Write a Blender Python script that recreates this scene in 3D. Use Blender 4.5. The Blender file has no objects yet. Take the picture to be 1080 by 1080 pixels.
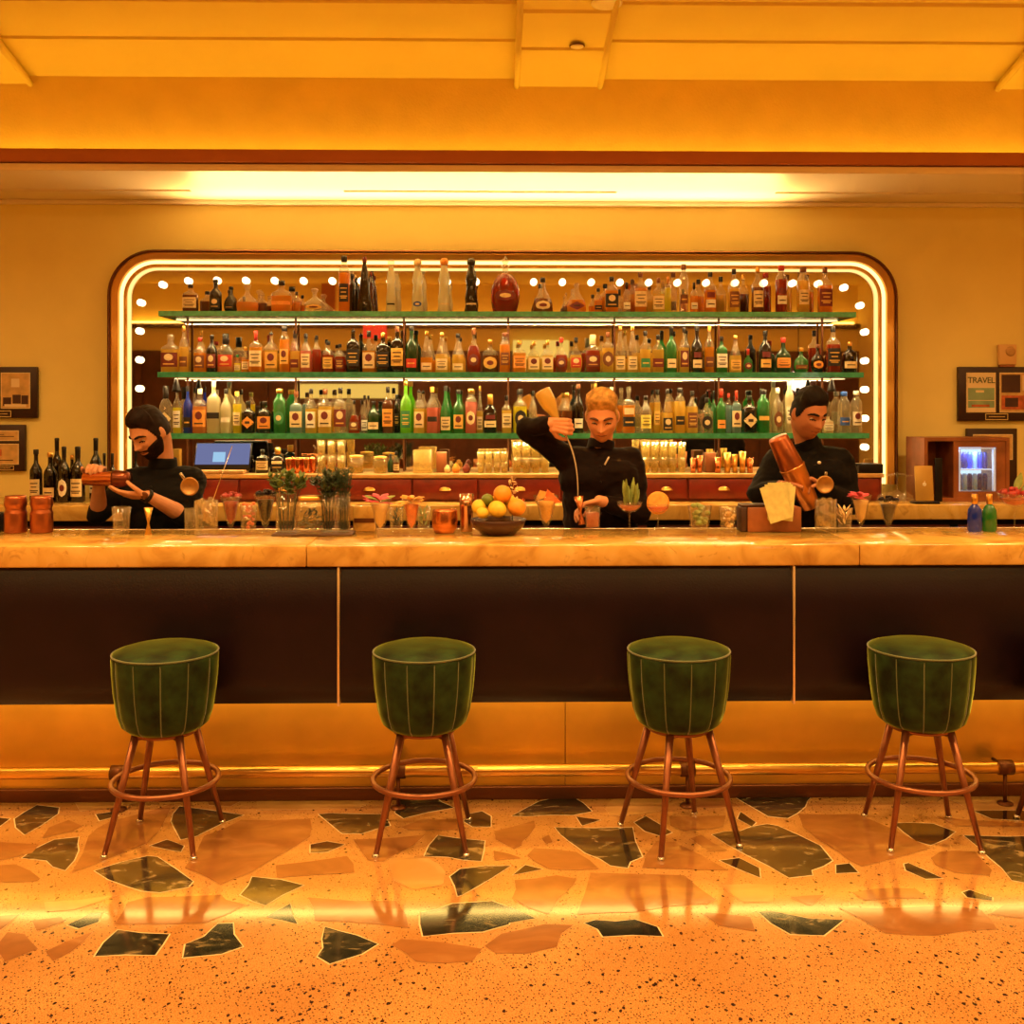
import bpy, bmesh, math, random
from mathutils import Vector, Matrix, noise
random.seed(7)
PI = math.pi
sc = bpy.context.scene
COL = sc.collection

# ---------------------------------------------------------------- camera model
F, HY, HC, YAW = 1080.0, 430.0, 1.66, math.radians(1.0)
def at(px, py, Y):
    u = (px - 540.0) / F
    t = Y / (math.cos(YAW) - math.sin(YAW) * u)
    return Vector((t * (math.sin(YAW) + math.cos(YAW) * u), Y, HC - t * (py - HY) / F))
def atz(px, py, z=0.0):
    t = (HC - z) * F / (py - HY)
    u = (px - 540.0) / F
    return Vector((t * (math.sin(YAW) + math.cos(YAW) * u), t * (math.cos(YAW) - math.sin(YAW) * u), z))
def X(px, Y): return at(px, 430, Y).x
def mir(px, py, Yr):                     # where a thing must stand to be seen in the mirror
    v = at(px, py, 2 * MIRY - Yr); return Vector((v.x, Yr, v.z))
MIRY = 6.175

# ---------------------------------------------------------------- materials
def lin(h):
    h = h.lstrip('#'); c = [int(h[i:i+2], 16) / 255 for i in (0, 2, 4)]
    return tuple((x / 12.92 if x <= .04045 else ((x + .055) / 1.055) ** 2.4) for x in c)
MATS = {}
def mat(name, color='#808080', rough=.5, metal=0.0, spec=.5, noise_s=0, noise_a=.15, bump=0, bump_s=60, emit=0, trans=0, coat=0, sheen=0, aniso=None):
    if name in MATS: return MATS[name]
    m = bpy.data.materials.new(name); m.use_nodes = True
    nt = m.node_tree; b = nt.nodes['Principled BSDF']
    c = lin(color) if isinstance(color, str) else color
    b.inputs['Base Color'].default_value = (*c, 1)
    b.inputs['Roughness'].default_value = rough; b.inputs['Metallic'].default_value = metal
    b.inputs['Specular IOR Level'].default_value = spec
    b.inputs['Transmission Weight'].default_value = trans
    b.inputs['Coat Weight'].default_value = coat
    b.inputs['Sheen Weight'].default_value = sheen
    if emit:
        b.inputs['Emission Color'].default_value = (*c, 1); b.inputs['Emission Strength'].default_value = emit
    tc = nt.nodes.new('ShaderNodeTexCoord')
    if noise_s:
        n = nt.nodes.new('ShaderNodeTexNoise'); n.inputs['Scale'].default_value = noise_s; n.inputs['Detail'].default_value = 5
        nt.links.new(tc.outputs['Object'], n.inputs['Vector'])
        mx = nt.nodes.new('ShaderNodeMix'); mx.data_type = 'RGBA'
        mx.inputs[6].default_value = (*[min(1, x * (1 + noise_a)) for x in c], 1)
        mx.inputs[7].default_value = (*[x * (1 - noise_a) for x in c], 1)
        cr = nt.nodes.new('ShaderNodeMapRange'); cr.inputs[1].default_value = .3; cr.inputs[2].default_value = .7
        nt.links.new(n.outputs['Fac'], cr.inputs[0]); nt.links.new(cr.outputs[0], mx.inputs[0]); nt.links.new(mx.outputs[2], b.inputs['Base Color'])
    if bump:
        n2 = nt.nodes.new('ShaderNodeTexNoise'); n2.inputs['Scale'].default_value = bump_s; n2.inputs['Detail'].default_value = 4
        nt.links.new(tc.outputs['Object'], n2.inputs['Vector'])
        bp = nt.nodes.new('ShaderNodeBump'); bp.inputs['Strength'].default_value = bump; bp.inputs['Distance'].default_value = .01
        nt.links.new(n2.outputs['Fac'], bp.inputs['Height']); nt.links.new(bp.outputs[0], b.inputs['Normal'])
    MATS[name] = m; return m
def emat(name, rgb, strength):
    if name in MATS: return MATS[name]
    m = bpy.data.materials.new(name); m.use_nodes = True; nt = m.node_tree; nt.nodes.clear()
    e = nt.nodes.new('ShaderNodeEmission'); e.inputs[0].default_value = (*rgb, 1); e.inputs[1].default_value = strength
    o = nt.nodes.new('ShaderNodeOutputMaterial'); nt.links.new(e.outputs[0], o.inputs[0]); MATS[name] = m; return m
def gmat(name, tint, clear=.8, body=None, rough=.05, bodyw=.0, fres=.75):
    """glass of a thin wall: see-through tint + gloss + some of the colour that the liquid scatters"""
    if name in MATS: return MATS[name]
    m = bpy.data.materials.new(name); m.use_nodes = True; nt = m.node_tree; nt.nodes.clear()
    N = nt.nodes.new; L = nt.links.new
    tr = N('ShaderNodeBsdfTransparent'); tr.inputs[0].default_value = (*tint, 1)
    gl = N('ShaderNodeBsdfGlossy'); gl.inputs[0].default_value = (1, 1, 1, 1); gl.inputs['Roughness'].default_value = rough
    body = body or tint
    df = N('ShaderNodeBsdfDiffuse'); df.inputs[0].default_value = (*body, 1)
    tl = N('ShaderNodeBsdfTranslucent'); tl.inputs[0].default_value = (*body, 1)
    nz = N('ShaderNodeTexNoise'); nz.inputs['Scale'].default_value = 35
    tc = N('ShaderNodeTexCoord'); L(tc.outputs['Object'], nz.inputs['Vector'])
    bp = N('ShaderNodeBump'); bp.inputs['Strength'].default_value = .25; bp.inputs['Distance'].default_value = .01
    L(nz.outputs['Fac'], bp.inputs['Height']); L(bp.outputs[0], gl.inputs['Normal'])
    m1 = N('ShaderNodeMixShader'); m1.inputs[0].default_value = .6; L(df.outputs[0], m1.inputs[1]); L(tl.outputs[0], m1.inputs[2])
    m2 = N('ShaderNodeMixShader'); m2.inputs[0].default_value = 1 - clear; L(tr.outputs[0], m2.inputs[1]); L(m1.outputs[0], m2.inputs[2])
    fr = N('ShaderNodeLayerWeight'); fr.inputs[0].default_value = .5; L(bp.outputs[0], fr.inputs['Normal'])
    pw = N('ShaderNodeMath'); pw.operation = 'POWER'; pw.inputs[1].default_value = 3.5; L(fr.outputs['Facing'], pw.inputs[0])
    ma = N('ShaderNodeMath'); ma.operation = 'MULTIPLY_ADD'; ma.inputs[1].default_value = fres; ma.inputs[2].default_value = .06; L(pw.outputs[0], ma.inputs[0])
    m3 = N('ShaderNodeMixShader'); L(ma.outputs[0], m3.inputs[0]); L(m2.outputs[0], m3.inputs[1]); L(gl.outputs[0], m3.inputs[2])
    o = N('ShaderNodeOutputMaterial'); L(m3.outputs[0], o.inputs[0]); MATS[name] = m; return m

# ---------------------------------------------------------------- mesh builder
class MB:
    def __init__(s): s.v = []; s.f = []; s.m = []; s.sm = []
    def add(s, vs, fs, mi=0, smooth=False, M=None):
        b = len(s.v)
        for p in vs:
            p = Vector(p); s.v.append(M @ p if M else p)
        for f in fs: s.f.append([b + i for i in f]); s.m.append(mi); s.sm.append(smooth)
        return s
    def box(s, lo, hi, mi=0, M=None, bev=0):
        if bev:
            bm = bmesh.new(); bmesh.ops.create_cube(bm, size=1)
            c = [(a + b) / 2 for a, b in zip(lo, hi)]; d = [abs(b - a) for a, b in zip(lo, hi)]
            for v in bm.verts: v.co = Vector((c[0] + v.co.x * d[0], c[1] + v.co.y * d[1], c[2] + v.co.z * d[2]))
            bmesh.ops.bevel(bm, geom=bm.edges[:], offset=min(bev, min(d) * .45), segments=2, affect='EDGES', profile=.5)
            s.add([v.co.copy() for v in bm.verts], [[v.index for v in f.verts] for f in bm.faces], mi, True, M); bm.free(); return s
        x0, y0, z0 = lo; x1, y1, z1 = hi
        s.add([(x0,y0,z0),(x1,y0,z0),(x1,y1,z0),(x0,y1,z0),(x0,y0,z1),(x1,y0,z1),(x1,y1,z1),(x0,y1,z1)],
              [(0,3,2,1),(4,5,6,7),(0,1,5,4),(1,2,6,5),(2,3,7,6),(3,0,4,7)], mi, False, M); return s
    def lathe(s, prof, n=20, mi=0, M=None, smooth=True, sq=2.0, dy=1.0, facet=0, fdepth=.06, cap=True, mfun=None):
        """prof [(r,z)]; sq = superellipse exponent; dy = depth ratio; facet = flutes"""
        vs = []
        for r, z in prof:
            for i in range(n):
                a = 2 * PI * i / n; c, q = math.cos(a), math.sin(a)
                k = (abs(c) ** sq + abs(q) ** sq) ** (-1 / sq)
                if facet: k *= 1 - fdepth * abs(math.sin(a * facet / 2))
                vs.append((r * k * c, r * k * q * dy, z))
        b = len(s.v)
        for p in vs: s.v.append((M @ Vector(p)) if M else Vector(p))
        for j in range(len(prof) - 1):
            zi = (prof[j][1] + prof[j+1][1]) / 2
            for i in range(n):
                k = (i + 1) % n
                s.f.append([b + j*n + i, b + j*n + k, b + (j+1)*n + k, b + (j+1)*n + i]); s.m.append(mfun(zi) if mfun else mi); s.sm.append(smooth)
        if cap:
            if prof[0][0] > 1e-5: s.f.append([b + i for i in range(n)][::-1]); s.m.append(mfun(prof[0][1]) if mfun else mi); s.sm.append(False)
            if prof[-1][0] > 1e-5: s.f.append([b + (len(prof)-1)*n + i for i in range(n)]); s.m.append(mfun(prof[-1][1]) if mfun else mi); s.sm.append(False)
        return s
    def tube(s, pts, r, n=8, mi=0, closed=False, M=None):
        pts = [Vector(p) for p in pts]; N = len(pts); rs = r if isinstance(r, (list, tuple)) else [r] * N
        vs = []; up = None
        for i in range(N):
            if closed: t = pts[(i+1) % N] - pts[i-1]
            else: t = pts[min(i+1, N-1)] - pts[max(i-1, 0)]
            t.normalize()
            if up is None: up = t.orthogonal().normalized()
            up = (up - t * up.dot(t)).normalized(); w = t.cross(up)
            for k in range(n):
                a = 2 * PI * k / n; vs.append(pts[i] + (up * math.cos(a) + w * math.sin(a)) * rs[i])
        fs = []
        for i in range(N if closed else N - 1):
            j = (i + 1) % N
            for k in range(n): l = (k + 1) % n; fs.append((i*n+k, i*n+l, j*n+l, j*n+k))
        if not closed: fs += [tuple(range(n))[::-1], tuple((N-1)*n + k for k in range(n))]
        s.add(vs, fs, mi, True, M); return s
    def ball(s, c, r, n=14, mi=0, M=None, R=None):
        r = r if isinstance(r, (list, tuple)) else (r, r, r); c = Vector(c); vs = [(0,0,-1)]; m = n // 2
        for j in range(1, m):
            a = PI * j / m - PI / 2
            for i in range(n): b = 2*PI*i/n; vs.append((math.cos(a)*math.cos(b), math.cos(a)*math.sin(b), math.sin(a)))
        vs.append((0,0,1)); out = []
        for v in vs:
            p = Vector((v[0]*r[0], v[1]*r[1], v[2]*r[2]))
            if R: p = R @ p
            out.append(p + c)
        fs = [(0, 1+(i+1)%n, 1+i) for i in range(n)]
        for j in range(m-2):
            for i in range(n): k=(i+1)%n; fs.append((1+j*n+i, 1+j*n+k, 1+(j+1)*n+k, 1+(j+1)*n+i))
        L = len(vs)-1; fs += [(1+(m-2)*n+i, 1+(m-2)*n+(i+1)%n, L) for i in range(n)]
        s.add(out, fs, mi, True, M); return s
    def caps(s, p0, p1, r0, r1, n=14):
        p0, p1 = Vector(p0), Vector(p1); d = p1 - p0; L = max(d.length, 1e-5)
        prof = [(1e-6, -r0)] + [(r0*math.cos(a), r0*math.sin(a)) for a in (-1.1,-.7,-.35,0)] + [(r1*math.cos(a), L + r1*math.sin(a)) for a in (0,.35,.7,1.1)] + [(1e-6, L+r1)]
        M = Matrix.Translation(p0) @ d.to_track_quat('Z', 'Y').to_matrix().to_4x4()
        return s.lathe(prof, n, M=M, cap=False)
    def prism(s, pts, z0, z1, mi=0, M=None, smooth=False):
        n = len(pts); vs = [(p[0], p[1], z0) for p in pts] + [(p[0], p[1], z1) for p in pts]
        s.add(vs, [tuple(range(n))[::-1], tuple(range(n, 2*n))] + [(i, (i+1)%n, n+(i+1)%n, n+i) for i in range(n)], mi, smooth, M); return s
    def build(s, name, mats, parent=None, loc=None, rot=None):
        me = bpy.data.meshes.new(name); me.from_pydata([tuple(v) for v in s.v], [], s.f)
        for m in (mats if isinstance(mats, (list, tuple)) else [mats]): me.materials.append(m)
        me.polygons.foreach_set('material_index', s.m); me.polygons.foreach_set('use_smooth', s.sm); me.update()
        o = bpy.data.objects.new(name, me); COL.objects.link(o)
        if parent is not None: o.parent = parent
        if loc is not None: o.location = loc
        if rot is not None: o.rotation_euler = rot
        return o
def tag(o, label=None, cat=None, group=None, kind=None):
    if label: o['label'] = label
    if cat: o['category'] = cat
    if group: o['group'] = group
    if kind: o['kind'] = kind
    return o
def empty(name, loc, rz=0, label=None, cat=None, group=None):
    o = bpy.data.objects.new(name, None); o.empty_display_size = .05; COL.objects.link(o); o.location = loc; o.rotation_euler = (0, 0, rz)
    return tag(o, label, cat, group)
KIDS = {}
def copy_tree(o, parent=None):
    c = o.copy(); COL.objects.link(c)
    if parent is not None: c.parent = parent
    for ch in list(o.children): copy_tree(ch, c)
    return c
def struct(name, mb, mats): o = mb.build(name, mats); o['kind'] = 'structure'; return o
def ordn(n): return str(n) + ('th' if 10 <= n % 100 <= 20 else {1:'st',2:'nd',3:'rd'}.get(n % 10, 'th'))
def T(x, y, z, rz=0, s=1): return Matrix.Translation((x, y, z)) @ Matrix.Rotation(rz, 4, 'Z') @ Matrix.Scale(s, 4)

WARM = (1.0, .56, .18)
# base materials
m_paint = mat('wall_paint', (.90, .78, .28), .75, noise_s=3, noise_a=.04, bump=.1, bump_s=200)
m_ceil = mat('ceiling_paint', (.84, .68, .20), .8, noise_s=2, noise_a=.03)
m_soffit = mat('soffit_paint', (.88, .80, .62), .4, noise_s=2, noise_a=.03)
m_fascia = mat('terracotta_paint', (.42, .14, .035), .6, noise_s=3, noise_a=.05)
m_gold = mat('satin_brass', (.86, .52, .13), .28, 1, noise_s=12, noise_a=.06)
m_goldframe = mat('gold_frame_lacquer', (.60, .27, .03), .4, .55, noise_s=8, noise_a=.05)
m_bronze = mat('dark_bronze', (.16, .06, .025), .4, .8)
m_copper = mat('copper', (.80, .30, .12), .25, 1, noise_s=20, noise_a=.1)
m_leg = mat('bronze_brown_metal', (.30, .11, .05), .35, .7, noise_s=20, noise_a=.1)
m_steel = mat('steel', (.72, .66, .58), .25, 1)
m_black = mat('black_plastic', (.008, .006, .006), .35, spec=.25)
m_darkwood = mat('dark_red_wood', (.20, .018, .012), .35, noise_s=14, noise_a=.25, coat=.2)
m_wood = mat('brown_wood', (.30, .10, .035), .4, noise_s=10, noise_a=.3)
m_woodtop = mat('worn_gold_wood', (.62, .36, .13), .4, noise_s=10, noise_a=.2)
m_glassg = gmat('shelf_glass', (.72, .93, .80), .82, body=(.2, .75, .5), rough=.02)
m_glassedge = mat('glass_edge_green', (.07, .42, .27), .15, trans=.0, coat=.5, noise_s=30, noise_a=.25)
m_clear = gmat('clear_glass', (.97, .96, .92), .96, body=(.9, .85, .7), rough=.03, fres=.5)
m_bglass = gmat('bottle_glass', (.97, .94, .86), .86, body=(.95, .86, .62), rough=.04, fres=.9)
m_led = emat('led_warm', (1.0, .66, .22), 2.6)
m_ledshelf = emat('led_shelf', (1.0, .66, .28), 2.5)
m_ledcove = emat('led_cove', (1.0, .57, .06), 12)
m_ledbar = emat('led_bar', (1.0, .62, .15), 13)
m_bulb = emat('bulb_glow', (1.0, .78, .42), 4.5)
# ================================================================= ROOM
WALLY, SIDE, BACKY = 6.2, 6.2, -5.0
def marble_mat():
    m = bpy.data.materials.new('honey_marble'); m.use_nodes = True; nt = m.node_tree; N = nt.nodes.new; L = nt.links.new
    b = nt.nodes['Principled BSDF']; b.inputs['Roughness'].default_value = .13; b.inputs['Coat Weight'].default_value = .3
    tc = N('ShaderNodeTexCoord'); n1 = N('ShaderNodeTexNoise'); n1.inputs['Scale'].default_value = 5; n1.inputs['Detail'].default_value = 8; n1.inputs['Distortion'].default_value = 1.2
    L(tc.outputs['Object'], n1.inputs['Vector'])
    r = N('ShaderNodeValToRGB'); e = r.color_ramp.elements
    e[0].position = .3; e[0].color = (.46, .24, .05, 1); e[1].position = .7; e[1].color = (.80, .56, .18, 1)
    x = e.new(.52); x.color = (.70, .44, .11, 1)
    L(n1.outputs['Fac'], r.inputs[0])
    n2 = N('ShaderNodeTexNoise'); n2.inputs['Scale'].default_value = 14; n2.inputs['Detail'].default_value = 6; n2.inputs['Distortion'].default_value = 2; L(tc.outputs['Object'], n2.inputs['Vector'])
    mr = N('ShaderNodeMapRange'); mr.inputs[1].default_value = .60; mr.inputs[2].default_value = .70; L(n2.outputs['Fac'], mr.inputs[0])
    mu = N('ShaderNodeMath'); mu.operation = 'MULTIPLY'; mu.inputs[1].default_value = .55; L(mr.outputs[0], mu.inputs[0])
    mx = N('ShaderNodeMix'); mx.data_type = 'RGBA'; L(mu.outputs[0], mx.inputs[0]); L(r.outputs[0], mx.inputs[6]); mx.inputs[7].default_value = (.42, .22, .06, 1)
    L(mx.outputs[2], b.inputs['Base Color']); return m
m_marble = marble_mat()

def floor_mats():
    def base(name, rough):
        m = bpy.data.materials.new(name); m.use_nodes = True; b = m.node_tree.nodes['Principled BSDF']; b.inputs['Roughness'].default_value = rough
        b.inputs['Specular IOR Level'].default_value = .5; b.inputs['Coat Weight'].default_value = 1; b.inputs['Coat IOR'].default_value = 1.62; b.inputs['Coat Roughness'].default_value = .09
        return m, m.node_tree, b
    # terrazzo: cream ground with dark and brown chips of three sizes
    m, nt, b = base('terrazzo_ground', .17); N = nt.nodes.new; L = nt.links.new
    tc = N('ShaderNodeTexCoord'); cur = None
    nz = N('ShaderNodeTexNoise'); nz.inputs['Scale'].default_value = 2.5; nz.inputs['Detail'].default_value = 6; L(tc.outputs['Object'], nz.inputs['Vector'])
    r0 = N('ShaderNodeValToRGB'); r0.color_ramp.elements[0].color = (.50, .245, .075, 1); r0.color_ramp.elements[1].color = (.63, .33, .11, 1); r0.color_ramp.elements[0].position = .35; r0.color_ramp.elements[1].position = .65
    L(nz.outputs['Fac'], r0.inputs[0]); cur = r0.outputs[0]
    wn = N('ShaderNodeTexNoise'); wn.inputs['Scale'].default_value = 60; L(tc.outputs['Object'], wn.inputs['Vector'])
    sepy = N('ShaderNodeSeparateXYZ'); L(tc.outputs['Object'], sepy.inputs[0])
    near = N('ShaderNodeMapRange'); near.inputs[1].default_value = 3.35; near.inputs[2].default_value = 2.9; near.inputs[3].default_value = .35; near.inputs[4].default_value = 1.0; L(sepy.outputs[1], near.inputs[0])
    for scale, pick, rad, colr in ((190, .85, .27, (.40, .15, .04, 1)), (100, .45, .22, (.12, .035, .012, 1)), (48, .14, .24, (.035, .012, .008, 1))):
        v = N('ShaderNodeTexVoronoi'); v.inputs['Scale'].default_value = scale; v.voronoi_dimensions = '2D'
        mp = N('ShaderNodeMapping'); mp.inputs['Rotation'].default_value = (0, 0, scale); mp.inputs['Scale'].default_value = (1, .75, 1)
        va = N('ShaderNodeVectorMath'); va.operation = 'MULTIPLY_ADD'; L(wn.outputs['Color'], va.inputs[0]); va.inputs[1].default_value = (.55/scale, .55/scale, 0); L(tc.outputs['Object'], va.inputs[2])
        L(va.outputs[0], mp.inputs[0]); L(mp.outputs[0], v.inputs['Vector'])
        lt = N('ShaderNodeMath'); lt.operation = 'LESS_THAN'; L(v.outputs['Distance'], lt.inputs[0]); lt.inputs[1].default_value = rad
        sp = N('ShaderNodeSeparateColor'); L(v.outputs['Color'], sp.inputs[0])
        pk = N('ShaderNodeMath'); pk.operation = 'MULTIPLY'; L(near.outputs[0], pk.inputs[0]); pk.inputs[1].default_value = pick
        l2 = N('ShaderNodeMath'); l2.operation = 'LESS_THAN'; L(sp.outputs[0], l2.inputs[0]); L(pk.outputs[0], l2.inputs[1])
        mu = N('ShaderNodeMath'); mu.operation = 'MULTIPLY'; L(lt.outputs[0], mu.inputs[0]); L(l2.outputs[0], mu.inputs[1])
        mx = N('ShaderNodeMix'); mx.data_type = 'RGBA'; L(mu.outputs[0], mx.inputs[0]); L(cur, mx.inputs[6]); mx.inputs[7].default_value = colr; cur = mx.outputs[2]
    L(cur, b.inputs['Base Color'])
    def stone(name, c0, c1, c2, scale, dist, rough):
        m2, nt, b = base(name, rough); b.inputs['Coat IOR'].default_value = 1.48; N = nt.nodes.new; L = nt.links.new
        tc = N('ShaderNodeTexCoord'); n = N('ShaderNodeTexNoise'); n.inputs['Scale'].default_value = scale; n.inputs['Detail'].default_value = 7; n.inputs['Distortion'].default_value = dist
        mp = N('ShaderNodeMapping'); mp.inputs['Scale'].default_value = (1, 1.8, 1); mp.inputs['Rotation'].default_value = (0, 0, .5); L(tc.outputs['Object'], mp.inputs[0]); L(mp.outputs[0], n.inputs['Vector'])
        r = N('ShaderNodeValToRGB'); e = r.color_ramp.elements; e[0].position = .38; e[0].color = (*c0, 1); e[1].position = .72; e[1].color = (*c2, 1); x = e.new(.58); x.color = (*c1, 1)
        L(n.outputs['Fac'], r.inputs[0]); L(r.outputs[0], b.inputs['Base Color']); return m2
    black = stone('black_stone', (.008, .008, .008), (.014, .013, .012), (.07, .05, .03), 5, 1, .10)
    dark = stone('veined_green_stone', (.014, .016, .012), (.045, .042, .025), (.34, .25, .12), 7, 2.5, .12)
    pink = stone('rose_stone', (.30, .12, .035), (.37, .155, .045), (.45, .21, .07), 5, 1, .15)
    light = stone('pale_stone', (.56, .30, .09), (.62, .35, .12), (.70, .42, .16), 4, 1, .15)
    grout = mat('pale_grout', (.80, .62, .36), .3)
    return [m, black, dark, pink, light, grout]
FM = floor_mats()
def cr(ox, pts): return [(ox + x / 3.857, 830 + y / 3.857) for x, y in pts]
ST = []
for ox, k, pts in [
 (0,2,[(60,130),(150,75),(240,85),(235,110),(170,155),(100,195),(65,165)]), (0,2,[(90,290),(220,215),(320,205),(318,260),(265,340),(215,325),(190,300)]),
 (0,2,[(390,112),(470,100),(480,118),(405,138)]), (0,2,[(705,110),(730,80),(990,115),(900,150),(800,200),(735,215),(712,170)]),
 (0,1,[(610,240),(680,215),(748,240),(735,265)]), (0,2,[(385,342),(600,282),(640,285),(785,385),(765,408),(650,430),(520,405)]),
 (0,1,[(275,562),(370,515),(415,512),(400,550),(320,577)]), (0,2,[(385,690),(480,582),(688,600),(630,685),(510,682)]),
 (0,2,[(745,695),(755,640),(830,610),(885,558),(948,555),(950,600),(988,650),(900,680)]), (0,1,[(-60,120),(40,130),(0,160),(-50,165)]),
 (0,2,[(630,55),(700,38),(735,45),(690,60)]),
 (0,3,[(-120,215),(160,235),(130,270),(0,300),(-90,290)]), (0,3,[(170,210),(200,165),(280,135),(335,160),(300,180)]),
 (0,3,[(290,350),(360,200),(450,140),(700,70),(650,180),(600,230),(450,290)]),
 (0,3,[(-90,330),(60,315),(165,375),(150,385),(-80,385)]), (0,3,[(465,560),(520,470),(600,450),(900,440),(920,460),(1000,480),(830,555)]),
 (0,3,[(130,545),(250,530),(260,550),(150,588)]), (0,3,[(0,630),(30,592),(100,600),(155,660),(20,712)]), (0,3,[(185,670),(380,590),(340,630),(215,710)]),
 (0,4,[(290,45),(620,45),(480,85),(325,100)]), (0,3,[(840,45),(1000,45),(940,80),(850,75)]), (0,4,[(180,470),(480,440),(300,500),(190,508)]), (0,3,[(-70,530),(80,520),(0,585),(-60,590)]),
 (270,2,[(255,112),(300,108),(510,112),(545,158),(430,190),(350,190)]), (270,2,[(575,40),(720,40),(805,85),(600,128),(565,105)]),
 (270,1,[(845,140),(870,110),(920,100),(955,120),(955,162),(880,162)]), (270,2,[(685,282),(740,198),(930,220),(915,302),(780,285)]),
 (270,1,[(222,235),(290,222),(360,235),(290,265),(222,268)]), (270,2,[(790,365),(830,335),(1035,322),(960,370),(840,440),(820,445)]),
 (270,2,[(668,512),(800,475),(960,465),(1040,495),(1028,560),(920,590),(680,608)]), (270,1,[(40,530),(140,475),(168,558)]),
 (270,2,[(250,690),(275,655),(270,620),(280,570),(410,605),(495,640),(430,680),(300,720)]),
 (270,3,[(590,165),(680,130),(820,130),(830,175),(620,178)]), (270,3,[(395,215),(690,195),(640,240),(550,285),(520,305),(455,300)]),
 (270,3,[(80,320),(370,282),(400,350),(85,370)]), (270,3,[(210,450),(570,465),(610,520),(620,575),(500,560),(240,545)]),
 (270,4,[(0,50),(400,50),(460,70),(420,85),(0,95)]), (270,3,[(970,180),(1080,155),(1080,240),(1050,255),(975,215)]), (270,3,[(965,260),(1080,290),(970,300)]),
 (270,3,[(550,645),(590,620),(920,660),(880,710),(650,712)]), (270,4,[(540,290),(700,290),(770,345),(760,400),(640,420),(560,380)]),
 (540,2,[(0,118),(110,60),(200,40),(240,38),(325,100),(250,115),(60,120)]), (540,1,[(262,122),(360,135),(285,158)]),
 (540,2,[(175,165),(490,165),(530,285),(480,305),(470,330),(400,320),(300,270),(230,220)]), (540,1,[(498,145),(545,120),(650,185),(610,202),(540,180)]),
 (540,1,[(918,130),(930,102),(992,145),(975,162)]), (540,1,[(845,300),(925,290),(1005,330),(1010,370)]),
 (540,1,[(295,555),(340,542),(500,540),(590,570),(612,608),(370,610),(350,580)]),
 (540,3,[(60,280),(90,250),(260,265),(355,335),(150,335)]), (540,3,[(10,160),(90,138),(95,165),(70,200),(10,250)]), (540,3,[(120,210),(150,195),(165,225),(140,235)]),
 (540,3,[(530,330),(590,220),(660,225),(880,340)]), (540,3,[(640,120),(870,118),(860,165),(700,180),(645,160)]), (540,3,[(265,520),(320,350),(700,360),(830,460),(800,475),(500,510)]),
 (540,3,[(10,380),(180,360),(265,375),(250,400),(150,520),(0,455)]), (540,3,[(725,210),(770,195),(880,260),(800,262)]), (540,3,[(780,520),(790,512),(970,530),(990,590),(840,565)]),
 (540,4,[(380,90),(420,45),(650,50),(600,100),(400,120)]), (540,3,[(750,50),(880,55),(930,80),(750,85)]), (540,4,[(860,400),(1060,400),(1060,470),(940,470)]),
 (800,3,[(160,110),(400,110),(700,250),(420,325),(330,270),(180,165)]), (800,1,[(550,148),(710,150),(800,183),(700,238),(640,220)]),
 (800,2,[(835,198),(1180,198),(1220,300),(1080,390),(1030,380),(990,330),(900,250)]), (800,1,[(592,315),(610,310),(748,372),(680,375),(600,340)]),
 (800,1,[(316,318),(370,312),(405,348),(316,352)]), (800,1,[(830,430),(860,420),(950,450),(950,463),(850,450)]),
 (800,2,[(0,510),(50,505),(200,535),(345,542),(265,605),(130,600)]), (800,1,[(875,98),(1180,98),(1180,135),(950,130)]),
 (800,3,[(320,490),(700,487),(900,500),(970,580),(720,605),(510,595),(420,540)]), (800,3,[(940,520),(1000,480),(1180,478),(1180,540)]),
 (800,3,[(700,290),(740,265),(880,265),(950,340),(940,362),(800,350),(720,320)]), (800,3,[(720,120),(940,140),(1180,145),(1180,165),(800,160)]),
 (800,3,[(375,430),(480,415),(640,415),(690,452),(430,462)]), (800,3,[(130,450),(270,440),(210,485)]), (800,4,[(740,40),(1080,40),(1080,90),(860,95),(800,60)]),
]: ST.append((k, cr(ox, pts)))
ST += [(3,[(194.5,915.6),(215,882),(254,865),(327,863.7),(327,883),(285.6,907.8),(264,921),(233,934)]),
 (2,[(253.6,944),(266,925),(296,928),(320,934),(298,944),(280,955),(268,951)]), (1,[(541,923),(554,912.5),(572,917)]),
 (3,[(511,998),(529,985),(540,983),(575,975),(605,976),(592,985),(587,999),(556,1006),(523,1006)]),
 (2,[(751,880.5),(781,876.7),(809.6,869.4),(820.7,871.5),(864.8,892),(877.8,907.8),(855.7,918),(857,923),(832,926),(789,902.6)]),
 (1,[(538,957),(565,968.7),(535,974)]), (2,[(774.6,840.4),(800,838.5),(855.7,840),(849,851),(831,863),(810,861),(800,855)])]
fl = MB(); fl.box((-SIDE, BACKY, -.08), (SIDE, WALLY + .1, 0), 0)
def inlay(poly, k, w):
    c = sum((Vector(p) for p in poly), Vector((0, 0))) / len(poly)
    # jitter extra points on the edges so the stones look broken, not cut
    out = []
    for i, p in enumerate(poly):
        a, b = Vector(p), Vector(poly[(i+1) % len(poly)]); out.append(a)
        if (b - a).length > .12:
            m = (a + b) / 2; d = (b - a).normalized(); out.append(m + Vector((-d.y, d.x)) * random.uniform(-.012, .012))
    zz = .0006 + .00001 * len(fl.v) / 500
    fl.add([(p.x, p.y, zz) for p in [c + (q - c) * (1 + w / max((q - c).length, .02)) for q in out]], [list(range(len(out)))], 5)
    fl.add([(p.x, p.y, zz + .0006) for p in out], [list(range(len(out)))], k)
def ccw(poly):
    a = sum(poly[i][0]*poly[(i+1)%len(poly)][1]-poly[(i+1)%len(poly)][0]*poly[i][1] for i in range(len(poly)))
    return poly if a > 0 else poly[::-1]
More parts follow.
